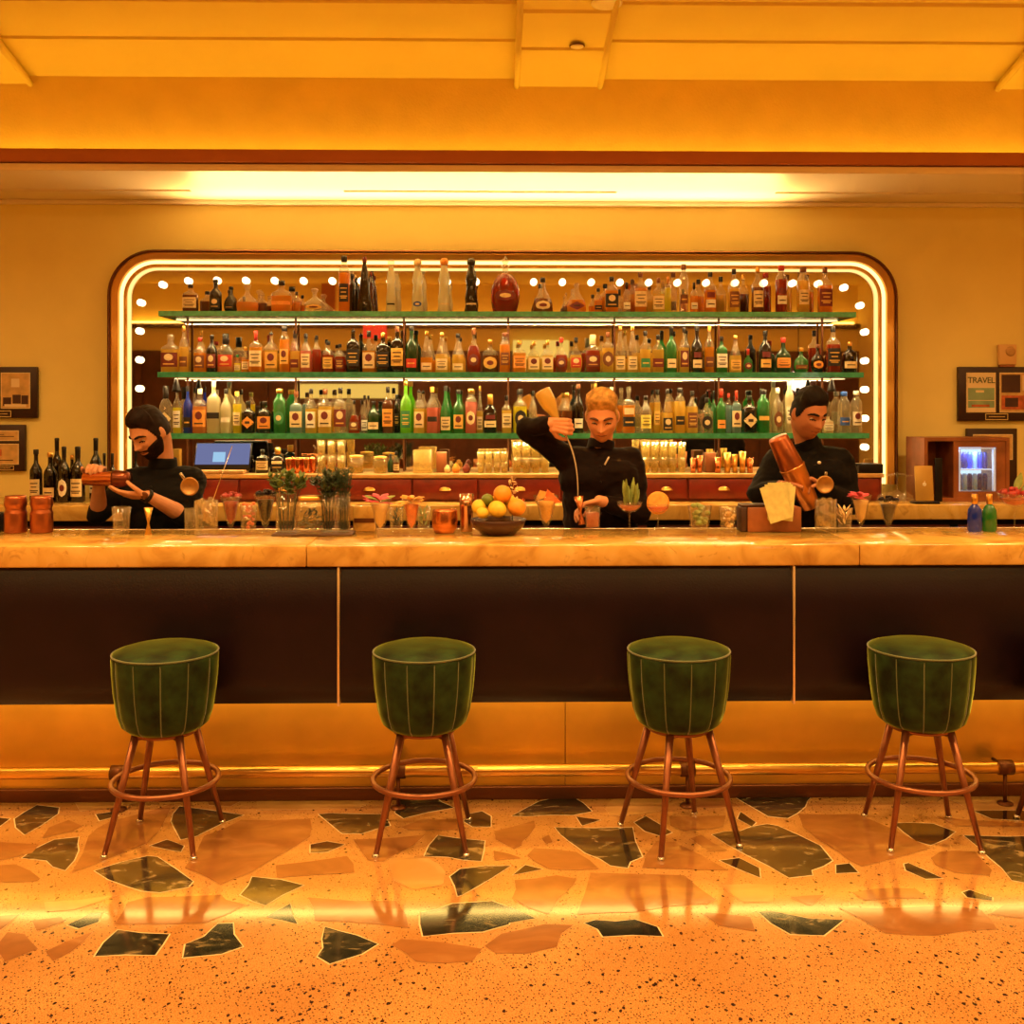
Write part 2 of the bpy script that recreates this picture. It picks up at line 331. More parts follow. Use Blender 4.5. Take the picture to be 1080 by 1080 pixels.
for k, poly in ST:
    pts = [atz(x, y) for x, y in poly]
    inlay(ccw([(p.x, p.y) for p in pts]), k, .005 if k < 3 else .0)
rr = random.Random(3)
for i in range(60):      # the same broken stones carry on beyond both sides
    sx = rr.choice((-1, 1)); x, y = sx * rr.uniform(2.55, 5.6), rr.uniform(2.7, 4.25)
    n = rr.randint(5, 7); r = rr.uniform(.07, .2); p = [(x + r*rr.uniform(.7,1.3)*math.cos(2*PI*j/n), y + .75*r*rr.uniform(.7,1.3)*math.sin(2*PI*j/n)) for j in range(n)]
    inlay(p, rr.choice((1, 2, 2, 3, 3, 3, 4)), .004)
struct('floor', fl, FM)

struct('wall_back', MB().box((-SIDE, WALLY, 0), (SIDE, WALLY + .1, 2.95)), m_paint)
struct('wall_left', MB().box((-SIDE - .1, BACKY, 0), (-SIDE, WALLY + .1, 3.9)), m_paint)
struct('wall_right', MB().box((SIDE, BACKY, 0), (SIDE + .1, WALLY + .1, 3.9)), m_paint)
# upper wall over the cove
UY, UZ = 5.85, 3.54
struct('wall_upper', MB().box((-SIDE, UY, 2.93), (SIDE, UY + .3, 3.56)), mat('cove_paint', (.85, .58, .14), .8, noise_s=5, noise_a=.05, bump=.25, bump_s=90))
# soffit: underside, mouldings, fascia, ledge
so = MB(); so.box((-SIDE, 5.43, 2.906), (SIDE, WALLY, 2.96))
struct('ceiling_soffit', so, m_soffit)
struct('trim_1', MB().box((-SIDE, 5.398, 2.902), (SIDE, 5.425, 2.94), bev=.004), m_soffit)
struct('trim_2', MB().box((-SIDE, 5.375, 2.945), (SIDE, 5.43, 3.012), bev=.004), m_fascia)
struct('trim_3', MB().box((-SIDE, 6.165, 2.880), (SIDE, 6.2, 2.906), bev=.006), m_soffit)
# ceiling with its slope, steps and the dropped strips
prof = [(UY + .05, UZ - .012), (5.50, 3.625), (5.495, 3.640), (5.15, 3.690), (5.14, 3.705), (4.6, 3.73), (BACKY, 3.75)]
cm = MB()
def slab(mb, prof, x0, x1, th=.06, dz=0, mi=0):
    n = len(prof); vs = [(x, y, z + dz + t) for x in (x0, x1) for t in (0, th) for y, z in prof]
    fs = [[i, i+1, 2*n+i+1, 2*n+i] for i in range(n-1)] + [[n+i, 3*n+i, 3*n+i+1, n+i+1] for i in range(n-1)]
    fs += [[0, 2*n, 3*n, n], [n-1, 2*n-1, 4*n-1, 3*n-1]] + [[i, n+i, n+i+1, i+1] for i in range(n-1)] + [[2*n+i, 2*n+i+1, 3*n+i+1, 3*n+i] for i in range(n-1)]
    mb.add(vs, fs, mi)
slab(cm, prof, -SIDE, SIDE, .1)
struct('ceiling', cm, m_ceil)
pr2 = [(y, z) for y, z in prof if y > -4]; pr2[-1] = pr2[-1]; pr2.append((0.5, 3.74))
k = 4
for px0, px1 in ((-56, 32), (545, 633), (1052, 1140), (-600, -500), (1560, 1660)):
    t = MB(); x0, x1 = X(px0, UY), X(px1, UY); slab(t, pr2, x0, x1, .04, -.045)
    for x in (x0, x1): t.tube([(x, y, z - .045) for y, z in pr2], .017, 8)
    struct('trim_%d' % k, t, m_ceil); k += 1
# linear slot diffusers in the soffit
for i, (a, b) in enumerate(((-200, 201), (363, 650), (818, 1250))):
    Y = 5.90; d = MB(); x0, x1 = X(a, Y), X(b, Y)
    d.box((x0, Y - .012, 2.899), (x1, Y - .006, 2.906), 0); d.box((x0, Y + .006, 2.899), (x1, Y + .012, 2.906), 0); d.box((x0, Y - .006, 2.903), (x1, Y + .006, 2.906), 1)
    o = d.build('air_slot', [m_soffit, m_black])
    tag(o, ['narrow air slot in the soffit above the wine bottles at left', 'narrow air slot in the soffit above the middle of the mirror', 'narrow air slot in the soffit above the picture frames at right'][i], 'vent', 'linear slots in the soffit')
# cove LED
o = MB().box((-SIDE + .05, 5.72, 3.01), (SIDE - .05, 5.74, 3.03)).build('cove_light', m_ledcove); tag(o, 'warm LED strip glowing in the cove above the soffit', 'LED strip')
# downlight, sprinkler
def downlight(x, y, z, label):
    o = empty('ceiling_downlight', (x, y, z), 0, label, 'downlight', 'recessed downlights')
    MB().lathe([(.055, -.002), (.075, -.004), (.078, .004), (.055, .006)], 28).build('trim_ring', m_soffit, o)
    MB().lathe([(.056, 0), (.056, .002)], 24).build('lens', emat('downlight_lens', (1, .86, .62), 25), o)
p = at(640, 2, 5.05); downlight(p.x, 5.05, 3.656, 'round white recessed downlight in the dropped ceiling strip')
sd = MB().lathe([(.034, .0), (.036, -.006), (.02, -.012), (.001, -.014)], 20).build('sprinkler_cover', m_soffit); p = at(608, 43, 5.5)
sd.location = (p.x, 5.46, 3.592); tag(sd, 'small round sprinkler cover on the dropped ceiling strip', 'sprinkler')
MB().lathe([(.037, .002), (.042, .0), (.042, -.003), (.037, -.003)], 20).build('shadow_ring', m_bronze, sd)

# ================================================================= far room, seen in the mirror
m_panel = mat('far_wall_brown', (.10, .035, .015), .5, noise_s=5, noise_a=.3)
fw = MB(); fw.box((-SIDE, BACKY - .1, 0), (SIDE, BACKY, 3.9), 0); fw.box((-SIDE, BACKY, 0), (SIDE, BACKY + .06, 2.62), 1); fw.box((-SIDE, BACKY, 3.0), (SIDE, BACKY + .12, 3.08), 1)
for i in range(12): fw.box((-6 + i * 1.05, BACKY + .06, 0), (-5.9 + i * 1.05, BACKY + .10, 2.62), 1)
for x in (-2.9, .1, 2.2): fw.box((x, BACKY, 3.08), (x + .22, BACKY + .1, 3.75), 2)
struct('wall_front', fw, [m_ceil, m_panel, m_fascia])
o = MB().box((-SIDE + .1, BACKY + .06, 3.085), (SIDE - .1, BACKY + .1, 3.105)).build('cove_light', emat('led_far', (1.0, .46, .06), 12)); tag(o, 'warm LED strip on the ledge of the far wall, seen in the mirror', 'LED strip')
def mirbox(name, px0, py0, px1, py1, Yr, th, m, label, cat):
    a, b = mir(px0, py1, Yr), mir(px1, py0, Yr)
    o = MB().box((a.x, Yr, a.z), (b.x, Yr + th, b.z), bev=.01).build(name, m); tag(o, label, cat)
    return o
mirbox('wall_picture', 383, 343, 408, 357, BACKY + .1, .04, mat('red_sign', (.75, .05, .02), .5, emit=.6), 'red lit wall sign on the far wall, reflected between top and middle shelves', 'sign')
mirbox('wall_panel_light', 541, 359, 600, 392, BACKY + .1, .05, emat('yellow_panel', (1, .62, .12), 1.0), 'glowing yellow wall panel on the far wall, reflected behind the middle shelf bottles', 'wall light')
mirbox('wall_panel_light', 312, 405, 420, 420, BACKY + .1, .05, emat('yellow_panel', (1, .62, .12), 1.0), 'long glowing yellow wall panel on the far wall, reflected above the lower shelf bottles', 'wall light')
p = mir(842, 402, -1.5); g = MB().ball((0, 0, 0), .14, 20).build('globe_lamp', emat('globe_glow', (1, .9, .7), 3)); g.location = p
tag(g, 'white glowing globe lamp reflected near the third bartender', 'lamp'); MB().tube([(0, 0, .13), (0, 0, 3.70 - p.z)], .008, 6).build('stem', m_black, g)
# ================================================================= BAR
BF, BB, BT = 4.15, 4.69, 1.104
m_leather = mat('aubergine_leather', (.010, .003, .007), .33, spec=.36, noise_s=6, noise_a=.2, bump=.08, bump_s=120)
bar = empty('bar_counter', (0, 4.4, 0), 0, 'long marble topped bar counter with dark leather front and brass kick panel', 'bar counter')
def L_(mb, name, m): o = mb.build(name, m, bar); o.matrix_parent_inverse = Matrix.Translation((0, -4.4, 0)); return o
xs = [-SIDE + .02, X(323, BF), X(907, BF), SIDE - .02]
for a, b in zip(xs, xs[1:]): L_(MB().box((a + .001, BF, BT - .088), (b - .001, BB, BT), bev=.006), 'marble_slab', m_marble)
cc_ = MB(); cc_.box((xs[0], BF + .112, .46), (xs[-1], BB - .06, BT - .089)); cc_.box((xs[0], 4.402, 0), (xs[-1], BB - .06, .459)); L_(cc_, 'carcass', m_black)
ps = [-SIDE + .02, X(-120, 4.2), X(358.5, 4.2), X(834.5, 4.2), X(1310, 4.2), SIDE - .02]
zt, zb = 1.013, .455
for a, b in zip(ps, ps[1:]):
    mb = MB(); pr = []
    for i in range(15):
        t = i / 14; z = zt + (zb - zt) * t
        y = 4.158 + .034 * max(0, (.34 - t) / .34) ** 2 + .03 * max(0, (t - .85) / .15) ** 2
        pr.append((y, z))
    n = len(pr); vs = [(x, y, z) for x in (a + .006, b - .006) for y, z in pr] + [(x, 4.26, z) for x in (a + .006, b - .006) for z in (zt, zb)]
    fs = [(i, i+1, n+i+1, n+i) for i in range(n-1)] + [(0, n, 2*n+2, 2*n), (n-1, 2*n+1, 2*n+3, 2*n-1), (2*n, 2*n+2, 2*n+3, 2*n+1)]
    fs += [tuple(range(n)) + (2*n+1, 2*n), tuple(range(2*n-1, n-1, -1)) + (2*n+2, 2*n+3)]
    mb.add(vs, fs, 0, True)
    o = L_(mb, 'leather_panel', m_leather)
    o.data.set_sharp_from_angle(angle=math.radians(40))
for x in ps[1:-1]: L_(MB().box((x - .005, 4.157, zb - .004), (x + .005, 4.26, zt), bev=.002), 'brass_divider', mat('pale_brass', (.92, .74, .48), .3, .8))
m_kick = mat('brushed_brass_panel', (.78, .48, .08), .34, .75, noise_s=4, noise_a=.12)
ks = [-SIDE + .02, X(-140, 4.36), X(596, 4.36), X(1330, 4.36), SIDE - .02]
for a, b in zip(ks, ks[1:]): L_(MB().box((a + .0015, 4.355, .05), (b - .0015, 4.40, zb + .02)), 'kick_panel', m_kick)
L_(MB().box((xs[0], 4.335, 0), (xs[-1], 4.37, .055), bev=.004), 'plinth', m_bronze)
L_(MB().box((xs[0], 4.275, zb - .012), (xs[-1], 4.295, zb - .003)), 'led_strip', m_ledbar)
L_(MB().box((xs[0], 4.262, zb - .002), (xs[-1], 4.354, zb + .004)), 'recess_top', m_black)
# foot rail
rail = empty('foot_rail', (0, 4.25, 0), 0, 'long polished brass foot rail along the bottom of the bar', 'foot rail')
def R_(mb, name, m): o = mb.build(name, m, rail); o.matrix_parent_inverse = Matrix.Translation((0, -4.25, 0)); return o
R_(MB().tube([(xs[0], 4.25, .155), (xs[-1], 4.25, .155)], .024, 16), 'rail_tube', m_gold)
for px in (-480, -180, 125, 420, 725, 1060, 1400):
    x = X(px, 4.25); b = MB()
    b.tube([(x, 4.25, .002), (x, 4.25, .13)], .008, 10); b.lathe([(.032, .001), (.032, .006), (.012, .012)], 16, M=T(x, 4.25, 0)); b.tube([(x, 4.36, .155), (x, 4.25, .155)], .007, 8); b.tube([(x-.03,4.25,.155),(x+.03,4.25,.155)], .03, 14)
    R_(b, 'bracket', m_bronze)

# ================================================================= STOOLS
m_velvet = mat('green_velvet', (.012, .032, .008), .65, spec=.25, noise_s=14, noise_a=.8, sheen=.0, bump=.05)  # strong colour noise paints mottled highlights into the velvet
nt = m_velvet.node_tree; bb = nt.nodes['Principled BSDF']; bb.inputs['Sheen Weight'].default_value = 1; bb.inputs['Sheen Roughness'].default_value = .28; bb.inputs['Sheen Tint'].default_value = (.75, .92, .16, 1)
m_piping = mat('velvet_piping', (.09, .12, .035), .6, sheen=.6)
def make_stool():
    o = empty('bar_stool', (0, 0, 0))
    pr = [(.10, .430), (.140, .436), (.163, .456), (.178, .50), (.190, .58), (.196, .65), (.1985, .705), (.196, .722), (.187, .731), (.15, .742), (.09, .748), (.001, .750)]
    c = MB(); n = 96; vs = []
    for r, z in pr:
        for i in range(n):
            a = 2 * PI * i / n; g = (1 - abs(math.sin(a * 12 / 2))) ** 3 if z < .72 else 0
            rr_ = r * (1 - .028 * g); vs.append((rr_ * math.cos(a), rr_ * math.sin(a), z))
    fs = [(j*n+i, j*n+(i+1)%n, (j+1)*n+(i+1)%n, (j+1)*n+i) for j in range(len(pr)-1) for i in range(n)] + [tuple(range(n))[::-1]]
    c.add(vs, fs, 0, True); seat = c.build('seat', m_velvet, o)
    p = MB()
    p.tube([(.1955 * math.cos(2*PI*i/48), .1955 * math.sin(2*PI*i/48), .7235) for i in range(48)], .0035, 6, closed=True)
    for k in range(12):
        a = 2 * PI * k / 12; p.tube([(r * .975 * math.cos(a), r * .975 * math.sin(a), z) for r, z in pr[1:8]], .0025, 5)
    p.build('piping', m_piping, seat)
    b = MB(); b.lathe([(.12, .418), (.12, .431)], 24)
    for i in range(4):
        a = PI/2 * i; b.box((-.012, -.12, .408), (.012, .12, .420), M=Matrix.Rotation(a, 4, 'Z'))
    b.build('seat_plate', m_leg, o)
    for i in range(4):
        a = PI/2 * i; d = Vector((math.cos(a), math.sin(a), 0)); q = MB()
        q.tube([d * .118 + Vector((0, 0, .425)), d * .234 + Vector((0, 0, .012))], [.0155, .010], 12)
        leg = q.build('leg', m_leg, o)
        MB().lathe([(.013, 0), (.014, .006), (.010, .014)], 12, M=Matrix.Translation(d * .2365)).build('glide', m_steel, leg)
    MB().tube([(.196 * math.cos(2*PI*i/56), .196 * math.sin(2*PI*i/56), .232) for i in range(56)], .0105, 10, closed=True).build('foot_ring', m_leg, o)
    return o
st0 = make_stool(); first = True
for px, fx, rot, lb in ((-1.262, 0, 42, 'green velvet barrel bar stool, the leftmost, in front of the bearded bartender'), (-.27, 0, 45, 'green velvet barrel bar stool below the fruit bowl, second from the left'),
                    (.715, 0, -26, 'green velvet barrel bar stool just left of the second brass divider, third from the left'), (1.66, 0, 41, 'green velvet barrel bar stool at right, rightmost whole one')):
    s = st0 if first else copy_tree(st0); first = False
    s.location = (px, 3.957, 0); s.rotation_euler = (0, 0, math.radians(rot)); tag(s, lb, 'bar stool', 'green velvet bar stools along the bar')
s = copy_tree(st0); s.location = (X(1143, 3.99), 3.99, 0); s.rotation_euler = (0, 0, math.radians(60)); tag(s, 'bar stool at the right picture edge with only one leg foot showing', 'bar stool', 'green velvet bar stools along the bar')

# ================================================================= MIRROR, FRAME, BULBS
fr = empty('mirror', (0, MIRY, 0), 0, 'wide round-cornered wall mirror in a glowing gold frame behind the shelves', 'mirror')
def F_(mb, name, m): o = mb.build(name, m, fr); o.matrix_parent_inverse = Matrix.Translation((0, -MIRY, 0)); return o
FYF = 6.105
XL, XR, ZT = X(114, FYF), X(946, FYF), at(540, 265, FYF).z; ZB = 1.20; RAD = .27
def rloop(inset, y, n=12):
    r = RAD - inset; pts = [(XL + inset, y, ZB)]
    cx0, cx1, cz = XL + RAD, XR - RAD, ZT - RAD
    for i in range(n + 1):
        a = PI - PI/2 * i / n; pts.append((cx0 + r*math.cos(a), y, cz + r*math.sin(a)))
    for i in range(n + 1):
        a = PI/2 - PI/2 * i / n; pts.append((cx1 + r*math.cos(a), y, cz + r*math.sin(a)))
    pts.append((XR - inset, y, ZB)); return pts
def strip(prof, name, m):
    loops = [rloop(i, y) for i, y in prof]; n = len(loops[0]); mb = MB(); vs = [p for l in loops for p in l]
    mb.add(vs, [(j*n+i, j*n+i+1, (j+1)*n+i+1, (j+1)*n+i) for j in range(len(loops)-1) for i in range(n-1)], 0, True)
    o = F_(mb, name, m); o.data.set_sharp_from_angle(angle=math.radians(35)); return o
strip([(-.004, 6.2), (-.004, 6.10), (.004, 6.095), (.010, 6.10), (.010, 6.13)], 'outer_bead', m_bronze)
strip([(.009, 6.12), (.012, 6.105), (.020, 6.10), (.050, 6.125), (.054, 6.15)], 'gold_band', m_goldframe)
strip([(.054, 6.150), (.056, 6.138), (.064, 6.134), (.072, 6.138), (.074, 6.150)], 'led_tube', m_led)
strip([(.073, 6.155), (.078, 6.143), (.090, 6.143), (.096, 6.152)], 'inner_band', m_goldframe)
strip([(.096, 6.156), (.099, 6.150), (.106, 6.150), (.109, 6.17), (.110, 6.176)], 'inner_led_tube', emat('led_frame_inner', (1, .62, .20), 1.5))
mm = bpy.data.materials.new('mirror_silver'); mm.use_nodes = True; b = mm.node_tree.nodes['Principled BSDF']; b.inputs['Base Color'].default_value = (.80, .76, .70, 1); b.inputs['Metallic'].default_value = 1; b.inputs['Roughness'].default_value = .02
lp = rloop(.106, MIRY); mb = MB(); n = len(lp)
mb.add(lp + [(p[0], MIRY + .015, p[2]) for p in lp], [tuple(range(n)), tuple(range(2*n-1, n-1, -1))] + [(i, n+i, n+(i+1)%n, (i+1)%n) for i in range(n)])
F_(mb, 'mirror_glass', mm)
bulbs = [(171, 300), (198, 296)] + [(228.5 + 30.4 * i, 295.5 + i * .15) for i in range(21)] + [(864, 299), (891, 303), (908, 322)] + [(913, 350 + 30.4 * i) for i in range(5)] + [(148, 319)] + [(146.5, 349 + 30.4 * i) for i in range(5)]
bo = None
for i, (px, py) in enumerate(bulbs):
    p = at(px, py, MIRY - .019)
    if bo is None:
        bo = MB().ball((0, 0, 0), .0205, 16).build('globe_bulb', m_bulb)
        MB().lathe([(.013, .0), (.016, .003), (.018, .004)], 14, M=Matrix.Translation((0, .014, 0)) @ Matrix.Rotation(-PI/2, 4, 'X')).build('socket', m_gold, bo); b = bo
    else: b = copy_tree(bo)
    b.location = p
    side = 'top row' if py < 305 else ('right column' if px > 500 else 'left column')
    k = sum(1 for q in bulbs[:i+1] if (q[1] < 305) == (py < 305) and (q[0] > 500) == (px > 500)) if py >= 305 else sum(1 for q in bulbs if q[1] < 305 and q[0] <= px)
    tag(b, 'round glowing bulb on the mirror, %s in the %s from the %s' % (ordn(k), side, 'left' if py < 305 else 'top'), 'bulb', 'globe bulbs around the mirror edge')

# ================================================================= SHELVES
SF, SB = 5.92, 6.165
SH = []
for nm, py, a, b in (('top', 328.5, 167, 903), ('middle', 392.5, 166, 911), ('lowest', 457, 166, 917)):
    z = at(540, py, SF).z; x0, x1 = X(a, SF), X(b, SF); SH.append(z)
    o = empty('glass_shelf', ((x0 + x1) / 2, (SF + SB) / 2, z), 0, 'long green-edged glass shelf, %s of the three, in front of the mirror' % nm, 'shelf', 'glass shelves behind the bar')
    hx, hy = (x1 - x0) / 2, (SB - SF) / 2; mb = MB()
    mb.add([(-hx,-hy,-.030),(hx,-hy,-.030),(hx,hy,-.030),(-hx,hy,-.030),(-hx,-hy,0),(hx,-hy,0),(hx,hy,0),(-hx,hy,0)], [(0,3,2,1),(4,5,6,7)], 0)
    mb.add([(-hx,-hy,-.030),(hx,-hy,-.030),(hx,hy,-.030),(-hx,hy,-.030),(-hx,-hy,0),(hx,-hy,0),(hx,hy,0),(-hx,hy,0)], [(0,1,5,4),(1,2,6,5),(2,3,7,6),(3,0,4,7)], 1)
    mb.build('glass_panel', [m_glassg, m_glassedge], o)
    MB().box((-hx + .03, hy - .012, -.034), (hx - .03, hy - .005, -.0305)).build('led_strip', m_ledshelf, o)
    MB().box((-hx + .02, -hy + .004, -.035), (hx - .02, -hy + .010, -.0305)).build('front_rail', m_bronze, o)
CT = 1.281   # drawer cabinet top
for i, px in enumerate((198, 312, 426, 536, 648, 758, 867)):
    o = MB().box((-.006, -.006, 0), (.006, .006, SH[0] - .026 - CT)).build('shelf_post', m_bronze); o.location = (X(px, 6.13), 6.13, CT)
    tag(o, 'thin dark metal post holding the glass shelves, %s from the left' % ordn(i + 1), 'post', 'shelf posts')
# ================================================================= BACK COUNTER
bc = empty('back_counter', (0, 5.9, 0), 0, 'marble topped back counter running along the wall behind the bartenders', 'counter')
def K_(mb, name, m): o = mb.build(name, m, bc); o.matrix_parent_inverse = Matrix.Translation((0, -5.9, 0)); return o
CZ = 1.125
K_(MB().box((-SIDE + .02, 5.62, CZ - .085), (SIDE - .02, 6.19, CZ), bev=.006), 'marble_top', m_marble)
K_(MB().box((-SIDE + .02, 5.70, 0), (SIDE - .02, 6.19, CZ - .087)), 'carcass', m_black)
for i in range(14):
    x = -5.9 + i * .85; K_(MB().box((x, 5.685, .2), (x + .80, 5.702, CZ - .12), bev=.004), 'cabinet_door', m_darkwood)
dc = empty('drawer_cabinet', (0, 5.98, CZ), 0, 'low dark red wooden drawer cabinet standing on the back counter', 'cabinet')
def D_(mb, name, m, par=None): o = mb.build(name, m, par or dc); o.matrix_parent_inverse = Matrix.Translation((0, -5.98, -CZ)) if par is None else Matrix(); return o
dx0, dx1 = X(155, 5.85), X(930, 5.85)
D_(MB().box((dx0, 5.855, CZ + .001), (dx1, 6.165, CT - .022)), 'body', m_darkwood)
D_(MB().box((dx0 - .01, 5.835, CT - .022), (dx1 + .01, 6.168, CT), bev=.003), 'top_board', m_woodtop)
dpx = [158, 253, 345, 435, 504, 592, 680, 725, 800, 865, 927]
for a, b in zip(dpx, dpx[1:]):
    xa, xb = X(a, 5.85) + .006, X(b, 5.85) - .006
    d = D_(MB().box((xa, 5.838, CZ + .012), (xb, 5.856, CT - .030), bev=.003), 'drawer', m_darkwood)
    h = MB(); cx = (xa + xb) / 2; pts = []
    for k in range(9):
        t = PI * k / 8; pts.append((cx + .032 * math.cos(t), 5.832, CT - .088 + .018 * math.sin(t)))
    vs = pts + [(p[0], 5.812, p[2] - .004) for p in pts]
    h.add(vs, [(k, k+1, 9+k+1, 9+k) for k in range(8)] + [tuple(range(9, 18))], 0, True)
    o = h.build('cup_handle', m_gold, d)
# rail of the working side of the bar
st = empty('work_station', (0, 4.9, 0), 0, 'steel underbar work station behind the marble bar top', 'work station')
def W_(mb, name, m): o = mb.build(name, m, st); o.matrix_parent_inverse = Matrix.Translation((0, -4.9, 0)); return o
W_(MB().box((-SIDE + .02, 4.70, 1.00), (SIDE - .02, 4.90, 1.02), bev=.003), 'work_shelf', m_steel)
W_(MB().box((-SIDE + .02, 4.72, .0), (SIDE - .02, 4.88, .999)), 'carcass', m_black)
W_(MB().box((-SIDE + .02, 4.885, 1.005), (SIDE - .02, 4.90, 1.085), bev=.003), 'back_lip', m_steel)

# ================================================================= BOTTLES
AMB, DRK, RED, CLR, GLD, GRN, BRN = (.75,.30,.03), (.03,.015,.01), (.35,.03,.01), (.9,.85,.65), (.90,.52,.08), (.05,.30,.08), (.25,.07,.015)
def lq(name, tint, body, clear): return gmat('liquid_' + name, tint, clear, body=body)
LIQ = {'a': lq('amber', (1,.45,.05), (.96,.42,.03), .45), 'g': lq('gold', (1,.70,.16), (1,.70,.13), .45), 'r': lq('red', (.60,.06,.02), (.45,.04,.012), .4),
       'b': lq('brown', (.40,.12,.03), (.22,.06,.015), .35), 'k': lq('black', (.05,.025,.02), (.015,.008,.006), .12), 'w': lq('clear', (.97,.94,.84), (.95,.86,.60), .80),
       'n': lq('green', (.15,.65,.22), (.06,.38,.10), .45), 'N': lq('dark_green', (.05,.22,.06), (.02,.10,.03), .2), 'G': lq('bright_green', (.45,.95,.10), (.30,.85,.05), .35),
       'u': lq('blue', (.10,.25,.85), (.02,.08,.75), .35), 'U': lq('pale_blue', (.65,.85,.85), (.45,.70,.72), .6), 'f': lq('frosted', (.95,.92,.75), (.93,.86,.58), .18),
       'y': lq('yellow', (1,.92,.15), (.98,.85,.05), .35), 'o': lq('orange', (1,.45,.12), (.95,.40,.12), .35), 'p': lq('pink', (1,.45,.35), (.9,.30,.22), .4), 'c': gmat('liquid_cream', (.9,.8,.6), .05, body=(.80,.66,.42)), 'e': gmat('liquid_jet', (.1,.1,.1), .02, body=(.008,.007,.007))}
LNAME = {'a':'amber','g':'golden','r':'dark red','b':'brown','k':'near-black','w':'clear','n':'green','N':'dark green','G':'bright green','u':'blue','U':'pale blue','f':'frosted','y':'yellow','o':'orange','p':'pink','c':'cream','e':'black'}
LABC = {'c': ('cream', (.82,.66,.36)), 'k': ('black', (.015,.012,.01)), 'w': ('white', (.88,.84,.70)), 'o': ('orange', (.85,.36,.06)), 'r': ('red', (.55,.04,.02)), 'm': ('maroon', (.16,.02,.015)),
        'y': ('yellow', (.85,.70,.12)), 'g': ('gold', (.78,.48,.10)), 'b': ('brown', (.18,.06,.02)), 'n': ('green', (.04,.25,.09)), 'u': ('blue', (.03,.10,.45)), 't': ('teal', (.05,.3,.3)), 'p': ('pink', (.75,.12,.12))}
for k, (n_, c_) in LABC.items(): mat('label_' + n_, c_, .6, noise_s=60, noise_a=.12); mat('cap_' + n_, c_, .35, noise_s=30, noise_a=.1)
m_ink = mat('label_ink', (.05, .02, .015), .6)
SHN = {'sq':'square','st':'round-shouldered','fl':'flat','rd':'round','cn':'cone-shouldered','tc':'tall tapered','be':'bell-shaped','dk':'squat decanter','cl':'ceramic-style','sl':'slim','lx':'round decanter','wn':'wine','jg':'jug','sm':'small'}
def shape(sh):
    # (r, z) in units of half-width and height; sq, dy, label zone z0,z1
    if sh == 'sq': return [(.93,0),(1,.02),(1,.60),(.93,.66),(.6,.71),(.34,.75),(.30,.80),(.30,.92)], 6, .85, (.14,.52)
    if sh == 'st': return [(.93,0),(1,.02),(1,.55),(.93,.62),(.66,.69),(.40,.74),(.32,.80),(.30,.93)], 2, 1, (.12,.48)
    if sh == 'fl': return [(.90,0),(1,.02),(1,.52),(.95,.60),(.6,.67),(.30,.71),(.26,.78),(.26,.90)], 3.5, .5, (.10,.48)
    if sh == 'rd': return [(.60,0),(.85,.05),(1,.20),(1,.34),(.88,.50),(.6,.60),(.30,.66),(.25,.74),(.25,.90)], 2, .55, (.14,.42)
    if sh == 'cn': return [(.93,0),(1,.02),(1,.36),(.90,.46),(.66,.58),(.42,.70),(.30,.82),(.28,.94)], 2, .9, (.06,.34)
    if sh == 'tc': return [(.96,0),(1,.02),(.86,.25),(.66,.50),(.44,.74),(.26,.86),(.24,.94)], 2, .9, (.20,.40)
    if sh == 'be': return [(.98,0),(1,.05),(.96,.25),(.80,.40),(.50,.54),(.26,.66),(.20,.78),(.2,.92)], 2, .8, (.08,.34)
    if sh == 'dk': return [(.72,0),(.92,.06),(1,.22),(.96,.34),(.70,.46),(.38,.56),(.20,.64),(.17,.72),(.20,.80)], 2, .8, (.1,.3)
    if sh == 'cl': return [(1,0),(.98,.05),(.84,.12),(.92,.25),(.78,.38),(.72,.52),(.85,.60),(.66,.72),(.46,.80),(.42,.86)], 2, 1, (.1,.2)
    if sh == 'sl': return [(.92,0),(1,.02),(1,.70),(.8,.77),(.5,.82),(.44,.94)], 2, 1, (.18,.50)
    if sh == 'lx': return [(.55,0),(.60,.03),(.86,.10),(1,.26),(.98,.40),(.80,.56),(.48,.66),(.22,.69),(.2,.78)], 2, .45, (.2,.4)
    if sh == 'wn': return [(.93,0),(1,.02),(1,.52),(.93,.60),(.6,.68),(.36,.73),(.33,.80),(.33,.95)], 2, 1, (.10,.42)
    if sh == 'jg': return [(.85,0),(1,.05),(1,.45),(.92,.58),(.6,.68),(.34,.72),(.34,.78)], 2.6, .8, (.15,.45)
    return [(.9,0),(1,.03),(1,.50),(.8,.62),(.4,.72),(.34,.90)], 2.5, .8, (.12,.42)
